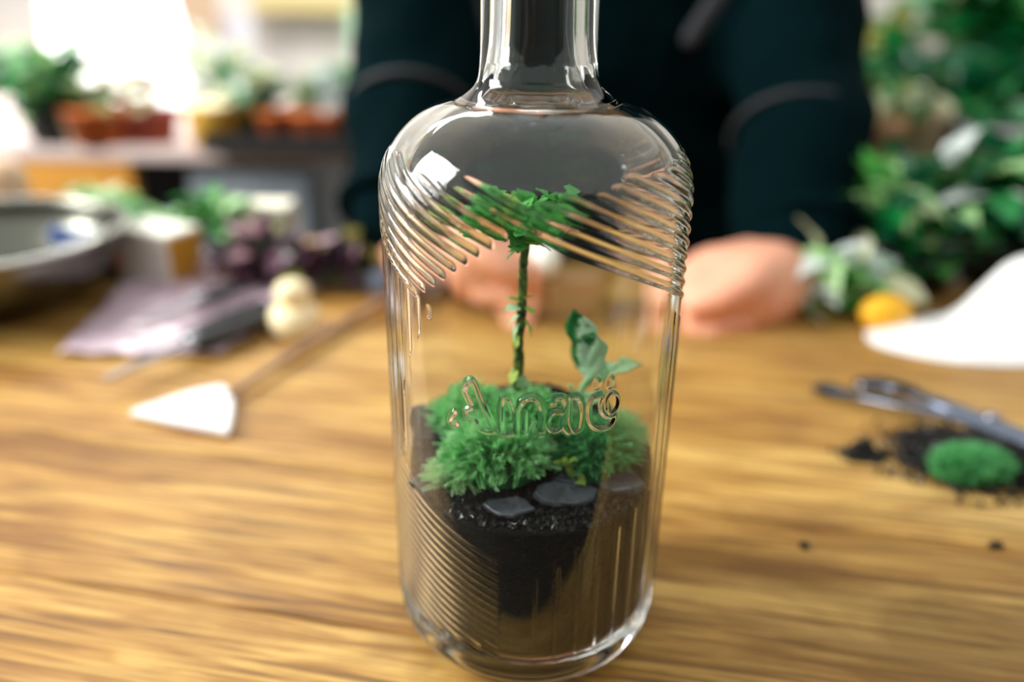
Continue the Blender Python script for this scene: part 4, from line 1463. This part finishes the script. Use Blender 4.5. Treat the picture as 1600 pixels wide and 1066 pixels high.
bevel_box('cabinet_body', -hw, hw, 0, .5, 0.0, .75 + BZ - .024, M_GREYC, cab, .006)
bevel_box('cabinet_door', -hw + .012, hw - .012, -.012, -.0005, .04, .75 + BZ - .05, M_GREYC, cab, .003)

# pots on the back bench
def on_bench(px, py, dy=.0):
    p = P(px, py, z=BZ); return (p.x, max(p.y, BYF + .03) + dy, BZ)
def yb(py): return P(300, py, z=BZ).y
plant('potted_plant', 'green plant in a terracotta pot, leftmost of the pots on the back bench', on_bench(125, 238), .05, .055, 40, .034, dict(cream=3, pink=2, lit=2), 51, M_TERRA, .048, .055, group='terracotta pots on the back bench')
plant('potted_plant', 'low plant in a terracotta pot beside the white lamp foot on the back bench', on_bench(205, 236, .02), .05, .05, 34, .04, dict(cream=3, pink=2), 52, mat('brown_pot', srgb(150, 66, 44), .7), .045, .05, group='terracotta pots on the back bench')
# yellow tub
yt = on_bench(308, 246)
tub = thing('yellow_tub', 'small bright yellow tub on the back bench right of the white lampshade', 'tub', yt)
mesh_obj('tub_body', *revolve([(1e-4, 0), (.038, 0), (.044, .055), (.046, .058), (.042, .058), (.038, .01), (1e-4, .01)], 30), mat('yellow_plastic', srgb(250, 190, 60), .5, color2=srgb(252, 204, 90), noise_amt=.3, noise_scale=20), tub)
mesh_obj('tub_lid', *revolve([(1e-4, .066), (.044, .064), (.048, .059), (.047, .056), (1e-4, .057)], 30), mat('pale_lid', srgb(244, 224, 170), .5), tub)
# big green plant at the far left
plant('bushy_plant', 'big bushy green plant at the far left of the back bench', on_bench(30, 245, .02), .095, .105, 90, .05, dict(mid=5, deep=3, lit=3, teal=2), 53, M_POTB, .06, .06)
plant('bushy_plant', 'pale green plant between the bushy plant and the terracotta pot', on_bench(72, 246, 0), .045, .06, 36, .038, dict(lit=4, mid=2, oliv=2), 54, M_POTC, .03, .04)
# dark tray with orange pots, right
tx = on_bench(470, 236)
dt = thing('dark_pot_tray', 'long black tray holding the orange pots on the back bench', 'tray', (tx[0], tx[1], BZ))
bevel_box('tray_floor', -.135, .115, -.055, .075, 0, .004, M_DARK, dt, .002)
for b_ in ((-.135, .115, -.058, -.054), (-.135, .115, .074, .078), (-.138, -.134, -.056, .076), (.114, .118, -.056, .076)):
    bevel_box('tray_side', *b_, 0, .026, M_DARK, dt, .0015)
for (px, lab, pm, mixx, sd, sp__, hh_) in ((447, 'orange pot with a peach stem, left one in the black tray', M_TERRA, dict(cream=3, deep=2, teal=2), 61, .035, .07),
                                      (500, 'orange pot in the middle of the black tray', M_TERRA, dict(deep=3, cream=2, teal=2, oliv=1), 62, .04, .06),
                                      (533, 'orange pot at the sleeve end of the black tray', M_TERRA, dict(white=4, deep=1), 63, .03, .07)):
    q = on_bench(px, 222)
    plant('potted_plant', lab, (q[0], tx[1] + .0, BZ + .004), sp__, hh_, 34, .034, mixx, sd, pm, .030, .050, group='orange pots in the black tray')
for (px, lab, sd) in ((400, 'pale rosette plant at the left end of the black tray', 64), (375, 'dark plant spilling over the left end of the black tray', 65)):
    q = on_bench(px, 222)
    plant('rosette_plant', lab, (q[0], tx[1] + .01 + (.05 if sd == 65 else 0), BZ + .004), .05, .075, 50, .036, dict(white=4, cream=3, deep=3, teal=3) if sd == 64 else dict(deep=4, teal=4, white=3), sd, M_POTB, .025, .035)
# white mushroom ornament with green grass head
mq = on_bench(538, 205)
my = BYF + .22
mz = P(538, 150, y=my).z
mo = thing('white_mushroom_pot', 'white mushroom-shaped pot topped with bright green, at the sleeve end of the back bench', 'pot', (P(538, 180, y=my).x, my, BZ))
h0 = mz - BZ
mesh_obj('pot', *revolve([(1e-4, 0), (.022, 0), (.02, h0 * .5), (.024, h0 * .62), (.052, h0 * .72), (.056, h0 * .9), (.046, h0 * 1.08), (1e-4, h0 * 1.08)], 32), M_POTW, mo)
V, F = fronds(240, Vector((0, 0, h0 * 1.08)), .044, .04, .02, .03, .012, 77, Vector((0, 0, .3)), 8)
o = mesh_obj('grass_head', V, F, G_MID, mo, smooth=False); o['kind'] = 'stuff'
# pale plants under the white cone
for k_, (px, sd) in enumerate(((320, 71), (355, 72))):
    q = on_bench(px, 200)
    plant('white_flowering_plant', ['white-leaved plant right of the lampshade on the back bench', 'white-leaved plant behind the black tray'][k_],
          (P(px, 190, y=BYF + .35).x, BYF + .35, BZ), .07, .12, 60, .045, dict(white=5, cream=3, lit=1), sd, M_POTW, .04, .05, group='white-leaved plants on the back bench')
# white cone; its glow is added to turn it pure white
ly = BYF + .45
lx = P(192, 120, y=ly).x
glow_cone = thing('table_lamp', 'glowing white cone-shaped lamp on the back bench at the upper left', 'lamp', (lx, ly, BZ))
M_GLOW = mat('lit_shade', (0.9, 0.9, 0.9), .8, emit=(1, .99, .97), emit_s=1.6)
zb_, zt_ = P(195, 185, y=ly).z, .34
mesh_obj('lamp_shade', *revolve([(.140, zb_ - BZ + .0), (.142, zb_ - BZ + .004), (.095, zt_ - BZ), (.093, zt_ - BZ), (.138, zb_ - BZ + .002)], 40), M_GLOW, glow_cone)
mesh_obj('lamp_base', *revolve([(1e-4, 0), (.05, 0), (.05, .006), (.012, .012), (.009, .06), (.009, .30), (1e-4, .30)], 28), M_POTW, glow_cone)

# back wall shelf, pinkish, and yellow board
sy = 3.0
x0, x1 = P(-200, 95, y=sy).x, P(235, 95, y=sy).x
z0, z1 = P(100, 115, y=sy).z, P(100, 70, y=sy).z
ws = thing('wall_shelf', 'pale pinkish shelf on the back wall at the upper left', 'shelf', ((x0 + x1) / 2, 3.19, z0))
bevel_box('shelf_board', -(x1 - x0) / 2, (x1 - x0) / 2, -.22, 0, 0, z1 - z0, mat('pink_board', srgb(232, 220, 220), .6), ws, .004)
x0, x1 = P(380, 5, y=sy).x, P(700, 5, y=sy).x
z0, z1 = P(500, 22, y=sy).z, P(500, -14, y=sy).z
ws = thing('wall_rail', 'yellowish wooden rail along the back wall above the white mushroom pot', 'rail', ((x0 + x1) / 2, 3.19, z0))
bevel_box('rail_board', -(x1 - x0) / 2, (x1 - x0) / 2, -.1, 0, 0, z1 - z0, mat('rail_wood', srgb(206, 188, 130), .6), ws, .004)
for k_, (pa, pb__, col, lab) in enumerate((((232, 60), (335, -20), (198, 168, 140), 'tan panel leaning on the back wall right of the lampshade'), ((325, 120), (395, 30), (214, 212, 222), 'pale grey-lilac panel leaning on the back wall'),
                                    ((548, 110), (620, 10), (186, 226, 190), 'pale green panel beside the left sleeve'))):
    yy = 2.9 + .05 * k_
    q0, q1 = P(*pa, y=yy), P(*pb__, y=yy)
    o = bevel_box('leaning_panel', -(q1.x - q0.x) / 2, (q1.x - q0.x) / 2, -.01, .01, 0, q1.z + .75, mat('panel_%d' % k_, srgb(*col), .7), loc=((q0.x + q1.x) / 2, yy, -.75), bev=.004)
    tag(o, lab, 'panel')

# right-hand plant stand behind the table
rb = thing('plant_bench', 'dark low bench carrying the plants behind the right side of the table', 'bench', (.95, 1.15, -.75))
bevel_box('bench_top', -.58, .75, -.25, .5, .72, .7495, M_DARK, rb, .004)
for lx in (-.5, .7):
    for ly in (-.07, .45): bevel_box('leg', lx - .02, lx + .02, ly - .02, ly + .02, 0, .72, M_DARK, rb, .002)
RZ = .0
def rbx(px, py, y): 
    p = P(px, py, y=y); return (p.x, y, RZ)
plant('tall_foliage', 'tall deep green plant at the upper right edge of the photo', rbx(1590, 150, 1.30), .17, .24, 120, .085, dict(deep=6, mid=2), 81, M_POTB, .07, .08, group='plants on the bench at the right')
plant('tall_foliage', 'olive and green plant right of the shoulder, under the bare wall', rbx(1455, 150, 1.34), .14, .15, 110, .07, dict(deep=4, oliv=5, lit=1), 82, M_POTB, .06, .07, group='plants on the bench at the right')
plant('tall_foliage', 'green plant behind the peach pot beside the right sleeve', rbx(1372, 200, 1.18), .08, .10, 80, .05, dict(deep=4, teal=4, oliv=2), 83, M_POTB, .05, .06, group='plants on the bench at the right')
plant('tall_foliage', 'dense dark green plant behind the white round pot', rbx(1500, 230, 1.12), .12, .12, 110, .06, dict(deep=5, teal=6, mid=1), 84, M_POTB, .05, .06, group='plants on the bench at the right')
for (px, py, yy, rr_, hh_, mt, nm, lab, mixx, sd) in (
        (1368, 245, .95, .026, .085, M_POTP, 'peach_pot', 'tall peach pot half hidden in leaves beside the right sleeve', dict(oliv=3, cream=3, deep=2), 91),
        (1440, 200, .97, .028, .095, M_POTC, 'cream_pot', 'tall cream pot between the peach pot and the white pot', dict(cream=3, lit=2, deep=3), 92),
        (1545, 235, .95, .036, .075, M_POTW, 'white_pot', 'round white pot among dark leaves near the right edge', dict(deep=4, teal=3), 93)):
    p = P(px, py, y=yy)
    plant(nm, lab, (p.x, yy, RZ), .05, .045, 22, .036, mixx, sd, mt, rr_, hh_ + .0, cat='pot')
